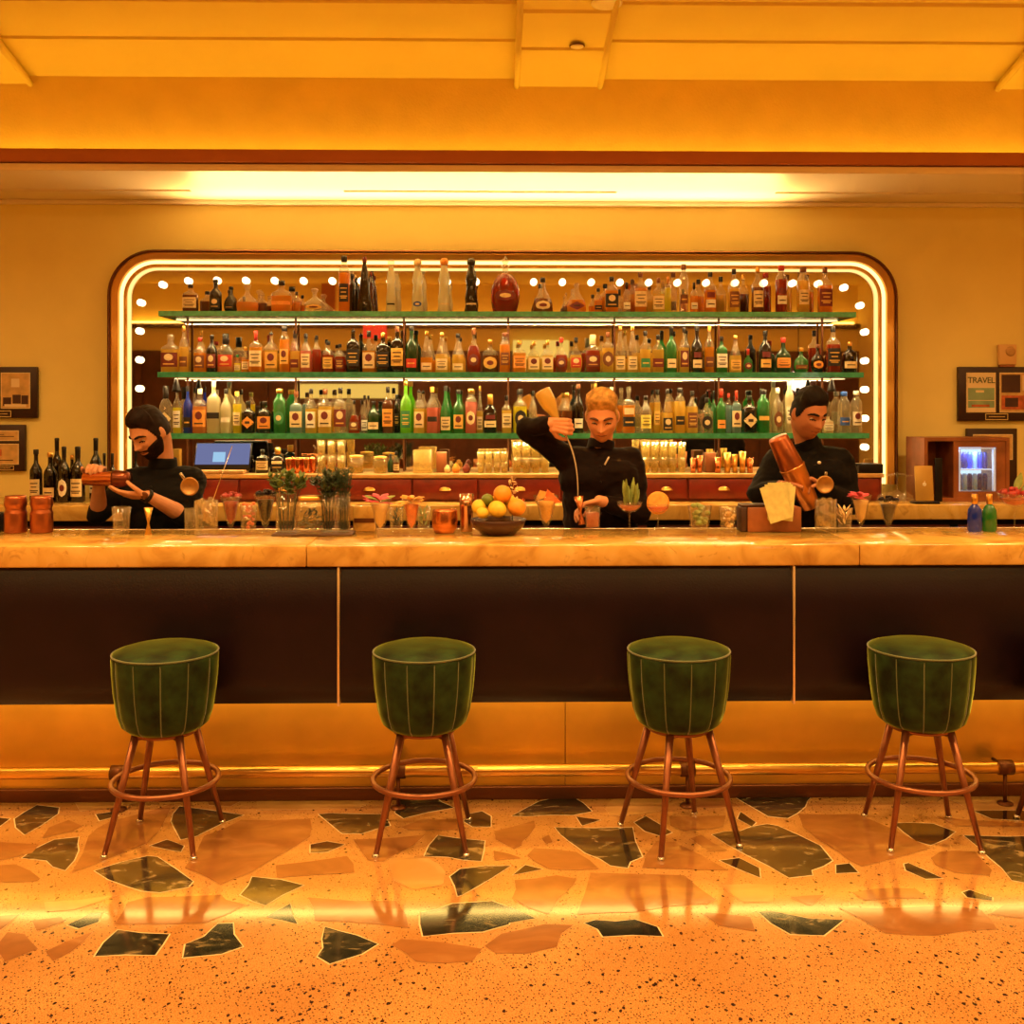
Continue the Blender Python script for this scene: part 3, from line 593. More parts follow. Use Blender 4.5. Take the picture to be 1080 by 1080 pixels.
def bottle(px, w, top, Y, zb, spec, label, group, name='liquor_bottle'):
    """spec: shape liquid cap label labelstyle [glass above liquid]"""
    f = spec.split(); sh, li, cp, lb, stl = f[:5]; fill = float(f[5]) if len(f) > 5 else .5
    p = at(px, 400, Y); s = F / p.length if False else F / Y
    R = w / s / 2; ztop = at(px, top, Y).z; H = ztop - zb
    pr, sq, dy, (l0, l1) = shape(sh)
    R *= .97
    prof = [(r * R, z * H) for r, z in pr]
    up = 'w' if li in 'agrbwUpyo' else li
    mats = [LIQ[li], LIQ[up] if up == li else m_bglass]
    b = MB(); dyy = min(dy, .058 / R) if R > .03 else dy
    b.lathe([(.55 * R, 0)] + prof, 22, sq=sq, dy=dyy, smooth=True, mfun=lambda z: 0 if z < fill * H else 1, cap=True)
    o = b.build(name, mats, loc=(p.x, Y, zb + .0005)); o.data.set_sharp_from_angle(angle=math.radians(50))
    rn, zn = prof[-1]
    c = MB()
    if cp != '-':
        hh = H - zn
        if sh == 'cl': c.lathe([(.45*R, zn), (.60*R, zn + hh*.2), (.62*R, zn + hh*.55), (.40*R, zn + hh*.9), (.001, H)], 16)
        elif sh == 'lx' : c.lathe([(.15*R, zn), (.30*R, zn + hh*.2), (.14*R, zn + hh*.35), (.30*R, zn + hh*.6), (.12*R, zn + hh*.85), (.001, H)], 12, facet=6, fdepth=.2)
        elif sh == 'dk': c.lathe([(.14*R, zn), (.34*R, zn + hh*.4), (.30*R, zn + hh*.75), (.001, H)], 12)
        elif cp in 'RKO': c.lathe([(rn*1.12, zn - .16*H), (rn*1.15, zn), (rn*1.25, H*.985), (rn*.9, H)], 14)     # long wax or foil cap
        elif cp == 'P': c.lathe([(rn*1.1, zn - .02*H), (rn*1.1, zn + hh*.3), (rn*.3, zn + hh*.5), (rn*.22, H)], 10)  # pourer
        else: c.lathe([(rn*1.12, zn - .05*H), (rn*1.25, zn - .04*H), (rn*1.25, H*.99), (rn*1.05, H)], 14)
        ck = {'K': 'k', 'R': 'r', 'O': 'o', 'P': 'k'}.get(cp, cp)
        cm_ = m_bglass if cp == 'x' else (m_gold if cp == 'g' else MATS['cap_' + LABC[ck][0]])
        c.build('cap' if cp != 'P' else 'pourer', cm_, o)
    # paper label that follows the front of the bottle
    if lb != '-':
        def rad(z):
            for (r0, z0), (r1, z1) in zip(prof, prof[1:]):
                if z0 <= z <= z1 and z1 > z0: return r0 + (r1 - r0) * (z - z0) / (z1 - z0)
            return R
        def surf(u, z, off=.0007):           # u in -1..1 across the front
            a = -PI/2 + u * 1.15; ca, sa = math.cos(a), math.sin(a); k = (abs(ca)**sq + abs(sa)**sq) ** (-1/sq); r = rad(z) + off
            return (r*k*ca, r*k*sa*dyy, z)
        def patch(mb, u0, u1, z0, z1, mi, off, outl=None, n=8):
            vs = []; fs = []
            for j in range(n + 1):
                t = j / n; z = z0 + (z1 - z0) * t; ww = outl(t) if outl else 1
                for i in range(n + 1):
                    u = (u0 + u1) / 2 + (u1 - u0) / 2 * ww * (2 * i / n - 1); vs.append(surf(u, z, off))
            for j in range(n):
                for i in range(n): fs.append((j*(n+1)+i, j*(n+1)+i+1, (j+1)*(n+1)+i+1, (j+1)*(n+1)+i))
            mb.add(vs, fs, mi, True)
        l = MB(); z0, z1 = l0 * H, l1 * H; el = lambda t: math.sqrt(max(0, 1 - (2*t-1)**2)); di = lambda t: 1 - abs(2*t-1)
        ms = [MATS['label_' + LABC[lb][0]], m_ink, MATS['label_cream'], MATS['label_gold'], MATS['label_maroon']]
        dark = lb in 'kmbnru'
        if stl == 'o': patch(l, -.7, .7, z0, z1, 0, .0008, el); patch(l, -.35, .35, z0 + .3*(z1-z0), z1 - .3*(z1-z0), 2 if dark else 4, .0014, el)
        elif stl == 'd': patch(l, -.85, .85, z0, z1, 0, .0008, di); patch(l, -.3, .3, z0 + .4*(z1-z0), z1 - .4*(z1-z0), 1, .0014)
        elif stl == 's':                      # two labels, one small above
            patch(l, -.8, .8, z0, z0 + .55*(z1-z0), 0, .0008); patch(l, -.6, .6, z0 + .68*(z1-z0), z1 + .05*(z1-z0), 2 if dark else 4, .0008)
            patch(l, -.5, .5, z0 + .2*(z1-z0), z0 + .28*(z1-z0), 3 if dark else 1, .0014)
        elif stl == 'e':                      # a label with a round emblem
            patch(l, -.8, .8, z0, z1, 0, .0008); patch(l, -.42, .42, z0 + .42*(z1-z0), z1 - .08*(z1-z0), 2 if dark else 4, .0014, el); patch(l, -.5, .5, z0 + .16*(z1-z0), z0 + .24*(z1-z0), 3 if dark else 1, .0014)
        elif stl == 'l': patch(l, -.8, .8, z0, z0 + .6*(z1-z0), 0, .0008); patch(l, -.5, .5, z0 + .25*(z1-z0), z0 + .33*(z1-z0), 3 if dark else 1, .0014)
        elif stl == 'n': patch(l, -.8, .8, z0 + .35*(z1-z0), z0 + .65*(z1-z0), 0, .0008)
        else:
            patch(l, -.8, .8, z0, z1, 0, .0008)
            for q, ww in ((.72, .55), (.5, .4), (.28, .6), (.18, .45)): patch(l, -ww, ww, z0 + q*(z1-z0), z0 + (q+.06)*(z1-z0), 3 if dark else 1, .0014)
        l.build('paper_label', ms, o)
    tag(o, label, 'bottle', group); return o

TOP = """201,15,300|sq b k c f .45;227.5,13,295|wn k k k e;242,12,306|rd k k k l .3;261,24,299|dk a x - - .38;277,9,309|sm b x - - .3,B;297,22,296|fl a k o n .5;313,8,308|sm a k - - .4,B;332,24,304|dk w x g o .3;363,12,270|sl a k k f .6;371.5,7,289|sl k k - - .6,B;384.5,16,271|tc k m - - .8;391.5,8,287|tc b m - - .7,B;412.5,12,273|cl f x k n .3;440.5,14,273|cl f c u o .3;468.5,15,272|cl f o c n .3;497,15,272|cl e k c n;533,31,270|lx r x m o .7;572.5,22,293|be b k c o .42;597,9,309|be b x - - .35,B;608,21,296|be a - m d .42;631,9,304|sm a k k l .4;645,14,292|sq a k k e .5;661,9,298|st w K w l .5;675.5,13,287|sq a b c f .55;694.5,13,293|fl g b c f .4;704.5,7,292|sl y O - - .7,B;721,10,279|sl a b b l .35;732,8.5,298|st a K w l .5;749,13,287|st a k w s .5;774,13,284|st g k b f .5;799,13,282|st b g c f .5;824,12.5,280|sl r r w s .65;847,13,282|sl g b c f .6;870,14,282|sq a b m f .6"""
MID = """180,18,353|sq g x m e .5;194,10,340|st g g b l .55;211,13,356|st a r b e .5;223.5,11.5,353|st k k m e;238,16.5,352|jg o k r e .5;250.5,7,374|sm y n c f .5;259,8.5,366|sm a g c f .5;270,13,349|sq a R c f .55;286,14,348|fl g P g e .5;300,11,344|sl a k g e .6;311,10.5,352|st g k m l .5;322.5,11.5,352|st p k c f .4;334,9.5,354|st r k - - .6;346,12.5,360|st r k g f .55;358.5,11,363|st r k m f .5;372.5,13.5,346|sq k P k f;389,14,349|fl a k c e .5;404,14,351|sq k g k f;419,13,339|sq k b g f .5;434,13.5,341|wn N k r l;450,13.5,349|cn a g c l .4;466,14.5,351|cn g g c f .5;483,13.5,352|cn g k c l .5;499.5,14.5,346|rd r b m o .6;517,17,358|fl b g g o .4;532.5,11,351|sl a b b f .5;548,13.5,359|sq a o o f .5;563,12.5,360|fl g g c e .3;577.5,12.5,359|fl g g c e .4;592,13.5,356|rd r r m o .5;607.5,13.5,356|rd g k r e .5;625,16.5,353|jg r c m e .6;641,12.5,350|sq g b b o .5;654,12,344|cn g g c f .4;667,12,344|cn g g c f .4;680.5,12,349|st g k n l .5;694,12,353|sq g k m l .5;708,12,343|wn n K c l .5;721.5,11,345|st g k m e .5;735,12,344|wn k k c s;748,10.5,344|st a o b l .5;761,11.5,355|sq n k w f .6;775.5,13.5,354|cn g g g f .5;789,10.5,368|rd n R m o .5;807,13.5,349|st k k g s .5;826,18.5,356|rd N r o f;845,16,367|rd n g b l;862.5,14.5,363|rd k b o o;878.5,14,343|sq r k k f;896,14,361|sq k g c l"""
LOW = """175,14,407|jg w k c d .6;187,9,408|st y k w f .5;198,9.5,407|st u k k l .3;211,14,410|sq o w o e .6;225.5,13.5,399|sq f w k n;238.5,12,410|st f k w n;250,9,413|sl y y c f;262,13.5,423|sq k k o d;279,14,423|sq k k o e;295,14,410|sl n g n o .7;312.5,13,413|sq U b c e .7;328,12.5,410|st g k w e .3;343,14,410|sq g b c e .5;359,13,409|sq w k m e .5;373.5,12.5,422|be r k b e .5;384.5,8,417|cn w k w f .5,B;394,13.5,423|st N k c l;409,11,408|sq b k o f .7;418.5,6,416|sl k k k f,B;428,12,398|wn G g n f;442,12.5,410|st g P c e .3;456,12.5,408|st p o k n .35;470,12.5,407|cn n k c f .5;483.5,12.5,411|wn n k g e;496.5,12,410|sl p g c o .5;506,7,407|cn g g c f .5,B;517,14.5,416|jg k g c s;534.5,10,417|sq g k c f .6;549,13.5,410|sq y k k o .6;562.5,8,412|st w k w l .5,B;585,10,420|st w b k l .5,B;598,12,414|st b g c l .5;610,11,405|wn k b w l;628,12,404|rd w g w e .5,B;645,10,408|st w w c f .5,B;663,13,408|sq a x k s .4;681,13,417|st w k y f .5;693,7,411|sl g k g f .5,B;704,12.5,410|cn g k k e .5;717,11.5,409|sl g k k l .5;730,12.5,412|st g k b f .6;745.5,13.5,419|fl w k k o .6;752.5,7,412|wn n K - -,B;760.5,10.5,410|wn n R o l;768.5,6,415|sl U r - -,B;776.5,10,412|sq U R c e .7;790.5,14.5,417|sq k k c d;805,13.5,411|sl n k g n .8;820,12.5,409|st w w b o .5;832.5,9.5,399|sl f w w f;846,12,410|st w k c f .5;860,12,408|st g k w f .5;873,11,438|sq c - w f;890,13,413|sl w u u l .6;903,12,412|sl w w w e .6"""
def row(data, z, nm, idx):
    its = sorted(data.split(';'), key=lambda s: float(s.split(',')[0])); n = 0
    for s in its:
        head, spec = s.split('|'); px, w, top = map(float, head.split(',')); back = spec.endswith(',B'); spec = spec.replace(',B', '')
        n += 1; f = spec.split(); top = max(top, (273, 344, 401)[idx]) if idx else top
        Y = 6.085 if back else (6.02 if w > 16 else 6.00)
        if w > 25: Y = 6.03
        cap = {'k':'black','K':'long black','R':'wax red','O':'orange','x':'glass','g':'gold','r':'red','b':'brown','m':'maroon','w':'white','o':'orange','P':'metal pourer','c':'cream','u':'blue','n':'green','y':'yellow','-':'','p':'pink'}[f[2]]
        capw = 'no cap' if f[2] == '-' else (cap if f[2] == 'P' else cap + (' stopper' if f[0] in ('lx', 'cl', 'dk') else ' cap'))
        lab = '' if f[3] == '-' else ', %s label' % LABC[f[3]][0]
        nmn = 'decanter' if f[0] in ('dk', 'lx') else 'bottle'
        txt = '%s %s %s with %s%s, %s from left on %s shelf' % (LNAME[f[1]], SHN[f[0]].replace(' decanter', ''), nmn, capw, lab, ordn(n), nm)
        bottle(px, w, top, Y, z, spec, txt, 'bottles on the %s glass shelf' % nm, 'liquor_decanter' if nmn == 'decanter' else 'liquor_bottle')
row(TOP, SH[0], 'top', 0); row(MID, SH[1], 'middle', 1); row(LOW, SH[2], 'lowest', 2)
# black tapered bottle-like cones hanging under the middle shelf at both ends (pourer covers)
for px, lb in ((186, 'black cone hanging under the middle shelf near the bearded bartender'), (877, 'black cone hanging under the middle shelf above the third bartender')):
    Y = 5.95; z0, z1 = at(px, 413, Y).z, at(px, 398, Y).z
    o = MB().lathe([(.027, z0), (.024, z0 + .01), (.010, z1 - .01), (.008, SH[1] - .0245)], 18).build('hanging_cone', m_black, loc=(X(px, Y), Y, 0)); tag(o, lb, 'shelf light', 'black cones under the shelf')

# wine bottles on the back counter
WN = [(38,13,474,5.95,'wn k k c f','cream labelled dark wine bottle standing alone nearest the framed pictures'),(53,14,477,5.86,'wn k g c l','broad dark wine bottle with gold capsule and low cream label'),
 (60,12,462,6.08,'wn k K k e','tall dark wine bottle rising behind the others at the left'),(67.5,12.5,471,5.84,'wn k K w o','dark wine bottle with white arched label in front row'),
 (76,10,480,6.06,'wn k g - -','short gold-topped dark wine bottle mostly hidden in the back row'),(82,15,471,5.86,'wn k K c f','dark wine bottle with tall cream label beside the shaker'),
 (101,13,462,6.06,'wn k K w s','tall dark wine bottle with pale neck band behind the bartender hand'),(110,8,478,5.98,'wn k K - -','dark wine bottle neck behind the bartender hand'),(118.5,8,478,5.98,'wn k K - -','dark wine bottle neck nearest the mirror frame')]
for px, w, top, Y, spec, lb in WN: bottle(px, w, top, Y, CZ, spec, lb, 'wine bottles on the back counter', 'wine_bottle')
# ================================================================= GLASSWARE
m_cut = gmat('cut_crystal', (.98, .90, .62), .70, body=(.98, .74, .30), rough=.05)
def tumbler(px, w, top, base, Y, label=None, cat='glass', group=None, z=None, facets=8, m=None, name='tumbler', taper=.86, content=None, n=32, h=None):
    s = F / Y; R = w / s / 2; z = z if z is not None else at(px, base, Y).z; H = h or (base - top) / s
    o = MB().lathe([(.001, .001), (R*taper*.9, 0), (R*taper, .004), (R*(taper+.3*(1-taper)), H*.3), (R, H), (R*.93, H), (R*taper*.88, H*.12), (.001, H*.10)], n, facet=facets, fdepth=.18 if facets else 0, cap=False).build(name, m or m_clear, loc=(X(px, Y), Y, z + .0008))
    if label: tag(o, label, cat, group)
    if content:
        kind, mm_ = content; c = MB(); rr = random.Random(int(px))
        if kind == 'fill': c.lathe([(.001, H*.13), (R*taper*.84, H*.13), (R*.88, H*.75), (.001, H*.78)], 20)
        if kind == 'chunks':
            for i in range(22):
                a, q, hh = rr.uniform(0, 6.28), rr.uniform(0, R*.66), rr.uniform(.2, 1.02) * H
                c.ball((q*math.cos(a), q*math.sin(a), hh), (R*.26, R*.2, R*.22), 8, R=Matrix.Rotation(rr.uniform(0, 3), 3, 'X'))
        if kind == 'leaf':
            for i in range(16):
                a = rr.uniform(0, 6.28); d = Vector((math.cos(a), math.sin(a), 0)); p = d * rr.uniform(0, R*.5) + Vector((0, 0, H*rr.uniform(.25, .95)))
                leaf(c, p, (d + Vector((0, 0, rr.uniform(.4, 1.4)))).normalized(), R*rr.uniform(.7, 1.0), R*.3)
        c.build({'fill': 'drink', 'chunks': 'fruit_pieces', 'leaf': 'herb_leaves'}[kind], mm_, o)
    return o
def leaf(mb, p, d, L, w, mi=0, curl=.25):
    d = Vector(d).normalized(); side = d.cross(Vector((0, -.3, 1))); side = side.normalized() if side.length > .05 else Vector((1, 0, 0)); nrm = side.cross(d).normalized()
    top, bot = [], []
    for t in (0, .25, .55, .8, 1):
        c = Vector(p) + d * (L * t) + nrm * (L * curl * t * t); ww = w * math.sin(PI * (t * .92 + .04)) * .5 + .0004
        top += [c - side * ww + nrm * .0006, c + nrm * .0014, c + side * ww + nrm * .0006]; bot += [c - side * ww, c - nrm * .0006, c + side * ww]
    n = 5; vs = top + bot; fs = []
    for j in range(n - 1):
        for i in range(2):
            fs.append((j*3+i, j*3+i+1, (j+1)*3+i+1, (j+1)*3+i)); fs.append((15+j*3+i, 15+(j+1)*3+i, 15+(j+1)*3+i+1, 15+j*3+i+1))
        fs += [(j*3, (j+1)*3, 15+(j+1)*3, 15+j*3), (j*3+2, 15+j*3+2, 15+(j+1)*3+2, (j+1)*3+2)]
    mb.add(vs, fs, mi, True)

# POS screen on the drawer cabinet
Y = 5.90; x0, x1 = X(203, Y), X(263, Y); po = empty('till_screen', ((x0 + x1) / 2, Y, CT), 0, 'black till touchscreen with blue display on the cabinet behind the bearded bartender', 'screen'); w = x1 - x0
Mt = Matrix.Translation((0, .02, .02)) @ Matrix.Rotation(math.radians(-22), 4, 'X')
MB().box((-w/2, -.012, 0), (w/2, .012, .165), M=Mt, bev=.005).build('housing', m_black, po)
MB().box((-w/2 + .008, -.0135, .03), (w/2 - .008, -.0122, .158), M=Mt).build('display', emat('screen_blue', (.16, .18, .36), .9), po)
MB().box((-.055, -.0145, .045), (.015, -.0137, .105), M=Mt).build('display_window', emat('screen_pale', (.35, .60, .85), .9), po)
MB().box((-w/2 + .02, -.06, .001), (w/2 - .02, .08, .022), bev=.005).build('stand', m_woodtop, po)
CG = 'things along the top of the drawer cabinet'
bottle(266, 7, 480, 5.99, CT, 'sq k k - -', 'small black bottle right beside the till screen', CG)
bottle(277, 13, 474, 5.97, CT, 'sq k k c f', 'square black bottle with cream label beside the till screen', CG)
bottle(293, 16, 472, 5.99, CT, 'jg k g k s', 'stout black bottle with striped label beside the copper cups', CG)
cups = [(305, 483, 0), (314, 483, 0), (323, 485, 0), (330, 484, 1), (309, 476, 1), (318, 474, 1)]
tr = MB().box((X(300, 5.95), 5.90, CT + .0005), (X(334, 5.95), 6.01, CT + .006), bev=.002).build('serving_tray', m_copper); tag(tr, 'small copper tray under the copper cups', 'tray')
cup0 = None
for i, (px, top, b) in enumerate(cups):
    Yc = 5.93 if not b else 5.98
    if cup0 is None:
        cup0 = MB().lathe([(.001, .002), (.016, .0), (.017, .004), (.021, .07), (.022, .085), (.019, .084), (.015, .01), (.001, .008)], 20, cap=False).build('copper_cup', m_copper); o = cup0
    else: o = cup0.copy(); COL.objects.link(o)
    o.location = (X(px, Yc), Yc, CT + .0068); tag(o, 'small copper cup on the tray, %s from the left' % ordn(i + 1) if b == 0 else 'small copper cup at the back of the tray, %s one' % ['', '', '', 'rightmost', 'leftmost', 'middle'][i], 'cup', 'copper cups')
def stack(pxs, levels, w, Y, hpx, label, m=None, z=CT):
    base = None; s = F / Y; H = hpx / s
    for i, px in enumerate(pxs):
        for l in range(levels):
            if base is None: base = o = tumbler(px, w, 0, hpx, Y, z=z, facets=8, m=m or m_cut, name='crystal_tumbler', n=24, h=H, taper=.8)
            else: o = base.copy(); COL.objects.link(o)
            o.location = (X(px, Y), Y, z + .0008 + l * (H + .0006))
            lv = ['bottom', 'second', 'third'][l] if levels > 1 else 'single'
            tag(o, 'crystal tumbler %s, %s column from left, %s layer' % (label, ordn(i + 1), lv), 'glass', 'stacked tumblers ' + label)
stack([339, 349.5, 360], 2, 10, 5.98, 18.5, 'behind the herb vases')
for i, (px, w, top) in enumerate(((376, 15, 480), (401, 14, 481))):
    Yj = 5.93; o = tumbler(px, w, top + 3, 499.5, Yj, 'squat glass jar with lid on the cabinet, %s of two right of the crystal stack' % ['left', 'right'][i], 'jar', 'squat jars', z=CT, facets=0, m=m_cut, name='glass_jar', taper=.95)
    H = (499.5 - top - 3) * Yj / F; R = w * Yj / F / 2; MB().lathe([(R*.9, H), (R*1.02, H + .003), (R*1.0, H + .012), (.001, H + .016)], 20).build('lid', m_gold, o)
bottle(412, 7, 479, 6.0, CT, 'sm N k - -', 'small dark green bottle beside the squat jars', CG)
bottle(418, 7, 477, 5.97, CT, 'sm b k c f', 'small brown bottle beside the metal shelf post', CG)
Yq = 5.95; q = MB(); s = F / Yq
o = MB().lathe([(.001, 0), (.052, 0), (.056, .004), (.056, .135), (.050, .135), (.050, .012), (.001, .012)], 28, sq=8, cap=False, facet=8, fdepth=.04).build('square_crystal_vase', m_cut, loc=(X(446, Yq), Yq, CT + .0008)); tag(o, 'square cut crystal vase on the cabinet left of the orange jar', 'vase')
o = MB().box((-.03, -.04, 0), (.03, .04, .12), bev=.004).build('wooden_box', m_wood, loc=(X(466, 6.02), 6.02, CT + .0008)); tag(o, 'plain brown wooden box on the cabinet beside the crystal vase', 'box')
for px, r, mm_, lb in ((472, .020, 'label_cream', 'small cream cup on the cabinet beside the wooden box'), (481, .024, 'cap_orange', 'small orange pot on the cabinet below the lowest shelf'), (492, .024, 'cap_maroon', 'small maroon pot on the cabinet beside the orange pot')):
    o = MB().lathe([(.001, 0), (r*.7, 0), (r, r*.8), (r*.9, r*1.5), (r*.5, r*1.8), (r*.55, r*2.1), (.001, r*2.3)], 18).build('small_pot', MATS[mm_], loc=(X(px, 5.95), 5.95, CT + .0008)); tag(o, lb, 'pot', 'small pots')
stack([507, 515.5, 524, 532], 2, 8.3, 5.96, 11, 'left of the blond bartender')
stack([545, 555, 565, 575], 2, 9.6, 5.96, 16, 'behind the raised arm')
stack([681, 690.5, 700, 709.5, 719], 2, 9.2, 5.96, 16, 'right of the blond bartender')
# jiggers and tins
o = MB().box((-.03, -.05, 0), (.03, .05, .115), bev=.003).build('menu_box', m_wood, loc=(X(748, 6.0), 6.0, CT + .0008)); tag(o, 'upright brown menu box on the cabinet', 'box')
for i, (px, w, top, kd) in enumerate(((731, 7, 484, 0), (738, 7, 481, 0), (757, 8, 483, 0), (767, 8, 478, 1), (775, 7, 480, 1), (783, 8, 477, 1), (791, 8, 484, 0))):
    Yc = 5.93; H = (499.5 - top) * Yc / F; R = w * Yc / F / 2
    o = MB().lathe([(.001, .001), (R*.75, 0), (R*.72, H*.3), (R, H), (R*.92, H), (R*.6, H*.1), (.001, H*.08)], 20, cap=False).build('brass_tin', m_gold if kd else m_copper, loc=(X(px, Yc), Yc, CT + .0008)); tag(o, '%s metal tin on the cabinet, %s from left between tumblers and third bartender' % (('brass', 'copper')[1 - kd], ordn(i + 1)), 'tin', 'metal tins')
o = MB().box((X(903, 5.9), 5.86, CT + .0008), (X(929, 5.9), 5.98, CT + .055), bev=.004).build('black_tray', m_black); tag(o, 'black box tray at the right end of the drawer cabinet', 'tray')

# ================================================================= RIGHT WALL CORNER
Yb = 5.93
xa, xb = X(965, Yb), X(1053, Yb); w = xb - xa; zt_ = at(1000, 461, Yb).z; H = zt_ - CZ
cb = empty('wooden_cabinet', ((xa + xb) / 2, Yb, CZ + .0005), 0, 'brown wooden cabinet with a small lit glass-door fridge on the back counter', 'cabinet')
b = MB(); b.box((-w/2, -.13, 0), (-w/2 + .02, .13, H)); b.box((w/2 - .02, -.13, 0), (w/2, .13, H)); b.box((-w/2 + .02, -.13, H - .02), (w/2 - .02, .13, H)); b.box((-w/2 + .02, -.13, 0), (w/2 - .02, .13, .02)); b.box((-w/2 + .02, .11, .02), (w/2 - .02, .13, H - .02)); b.box((-w/2 + .17, -.125, .02), (-w/2 + .20, .11, H - .02))
b.box((w/2 - .075, -.125, .02), (w/2 - .02, .11, H - .02)); b.box((-w/2 + .2, -.125, .02), (w/2 - .075, .11, .055)); b.box((-w/2 + .2, -.125, H - .055), (w/2 - .075, .11, H - .02))
b.build('body', m_wood, cb)
fx0, fx1 = -w/2 + .205, w/2 - .078; fz0, fz1 = .058, H - .058
MB().box((fx0, .05, fz0), (fx1, .10, fz1)).build('lit_back', emat('fridge_glow', (.45, .68, .95), 1.6), cb)
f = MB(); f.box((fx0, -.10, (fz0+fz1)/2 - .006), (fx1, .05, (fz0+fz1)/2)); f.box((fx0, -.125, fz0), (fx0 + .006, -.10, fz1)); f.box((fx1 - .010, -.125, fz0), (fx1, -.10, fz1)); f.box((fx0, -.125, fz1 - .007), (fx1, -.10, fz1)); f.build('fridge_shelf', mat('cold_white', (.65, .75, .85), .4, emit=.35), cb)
MB().box((fx0 + .001, -.129, fz0), (fx1 - .001, -.126, fz1)).build('glass_door', m_clear, cb)
can0 = None; rr = random.Random(5)
cm_ = [mat('can_blue', (.02, .06, .75), .3), mat('can_pale', (.30, .60, .95), .3), mat('can_navy', (.01, .015, .22), .3)]
hh = (fz1 - fz0) / 2 - .028; nn = 6
for lv in range(2):
    for i in range(nn):
        r = (fx1 - fx0 - .03) / nn / 2 * .92; mb = MB().lathe([(r*.8, 0), (r, .006), (r, hh - .012), (r*.7, hh)], 16)
        o = mb.build('drink_can', cm_[rr.randint(0, 2)]); o.location = ((xa+xb)/2 + fx0 + .014 + (i + .5) * (fx1 - fx0 - .03) / nn, Yb - .06, CZ + .001 + (fz0 + .0005 if lv == 0 else (fz0 + fz1) / 2 + .0008))
        tag(o, '%s can in the little fridge, %s shelf, %s from left' % ({'can_blue':'blue','can_pale':'pale blue','can_navy':'navy'}[o.data.materials[0].name], ['lower', 'upper'][lv], ordn(i + 1)), 'can', 'cans in the lit fridge')
tb = empty('tablet', (X(975, 5.76), 5.76, CZ + .001), 0, 'gold-backed tablet leaning upright before the wooden cabinet', 'tablet')
Mx = Matrix.Rotation(math.radians(-6), 4, 'X'); MB().box((-.052, -.005, .002), (.052, .005, .205), M=Mx, bev=.004).build('back_shell', mat('gold_tablet', (.62, .40, .10), .35, .4), tb)
ap = MB(); ap.ball((0, 0, .1), (.011, .001, .011), 14, M=Mx @ T(0, -.0055, 0)); ap.ball((.002, 0, .115), (.003, .001, .005), 8, M=Mx @ T(0, -.0055, 0)); ap.build('fruit_emblem', mat('pale_emblem', (.9, .85, .7), .3), tb)
tb.location.y = 5.755
o = MB().box((X(986, 5.79), 5.79, CZ + .001), (X(994, 5.79), 5.80 - .002, at(990, 483, 5.79).z), bev=.002).build('folder', m_black); tag(o, 'slim black folder standing between tablet and fridge', 'folder')
o = MB().box((-.07, -.04, 0), (.07, .04, .012), bev=.004).build('card_reader', m_black, loc=(X(975, 5.68), 5.675, CZ + .0006)); tag(o, 'flat black pad lying before the gold tablet', 'pad')
# stemmed glasses standing upside down
cg0 = None
for i, px in enumerate((932, 939, 946, 956)):
    Yc = (5.72, 5.80, 5.88, 5.74)[i]
    if cg0 is None: cg0 = o = MB().lathe([(.038, 0), (.042, .012), (.032, .04), (.008, .055), (.004, .065), (.004, .145), (.010, .150), (.034, .153), (.034, .155), (.001, .156)], 28, cap=False).build('upturned_coupe', m_clear)
    else: o = cg0.copy(); COL.objects.link(o)
    o.location = (X(px, Yc), Yc, CZ + .0008); tag(o, 'stemmed coupe glass stored upside down on the back counter, %s of four from left' % ordn(i + 1), 'glass', 'upturned coupes')
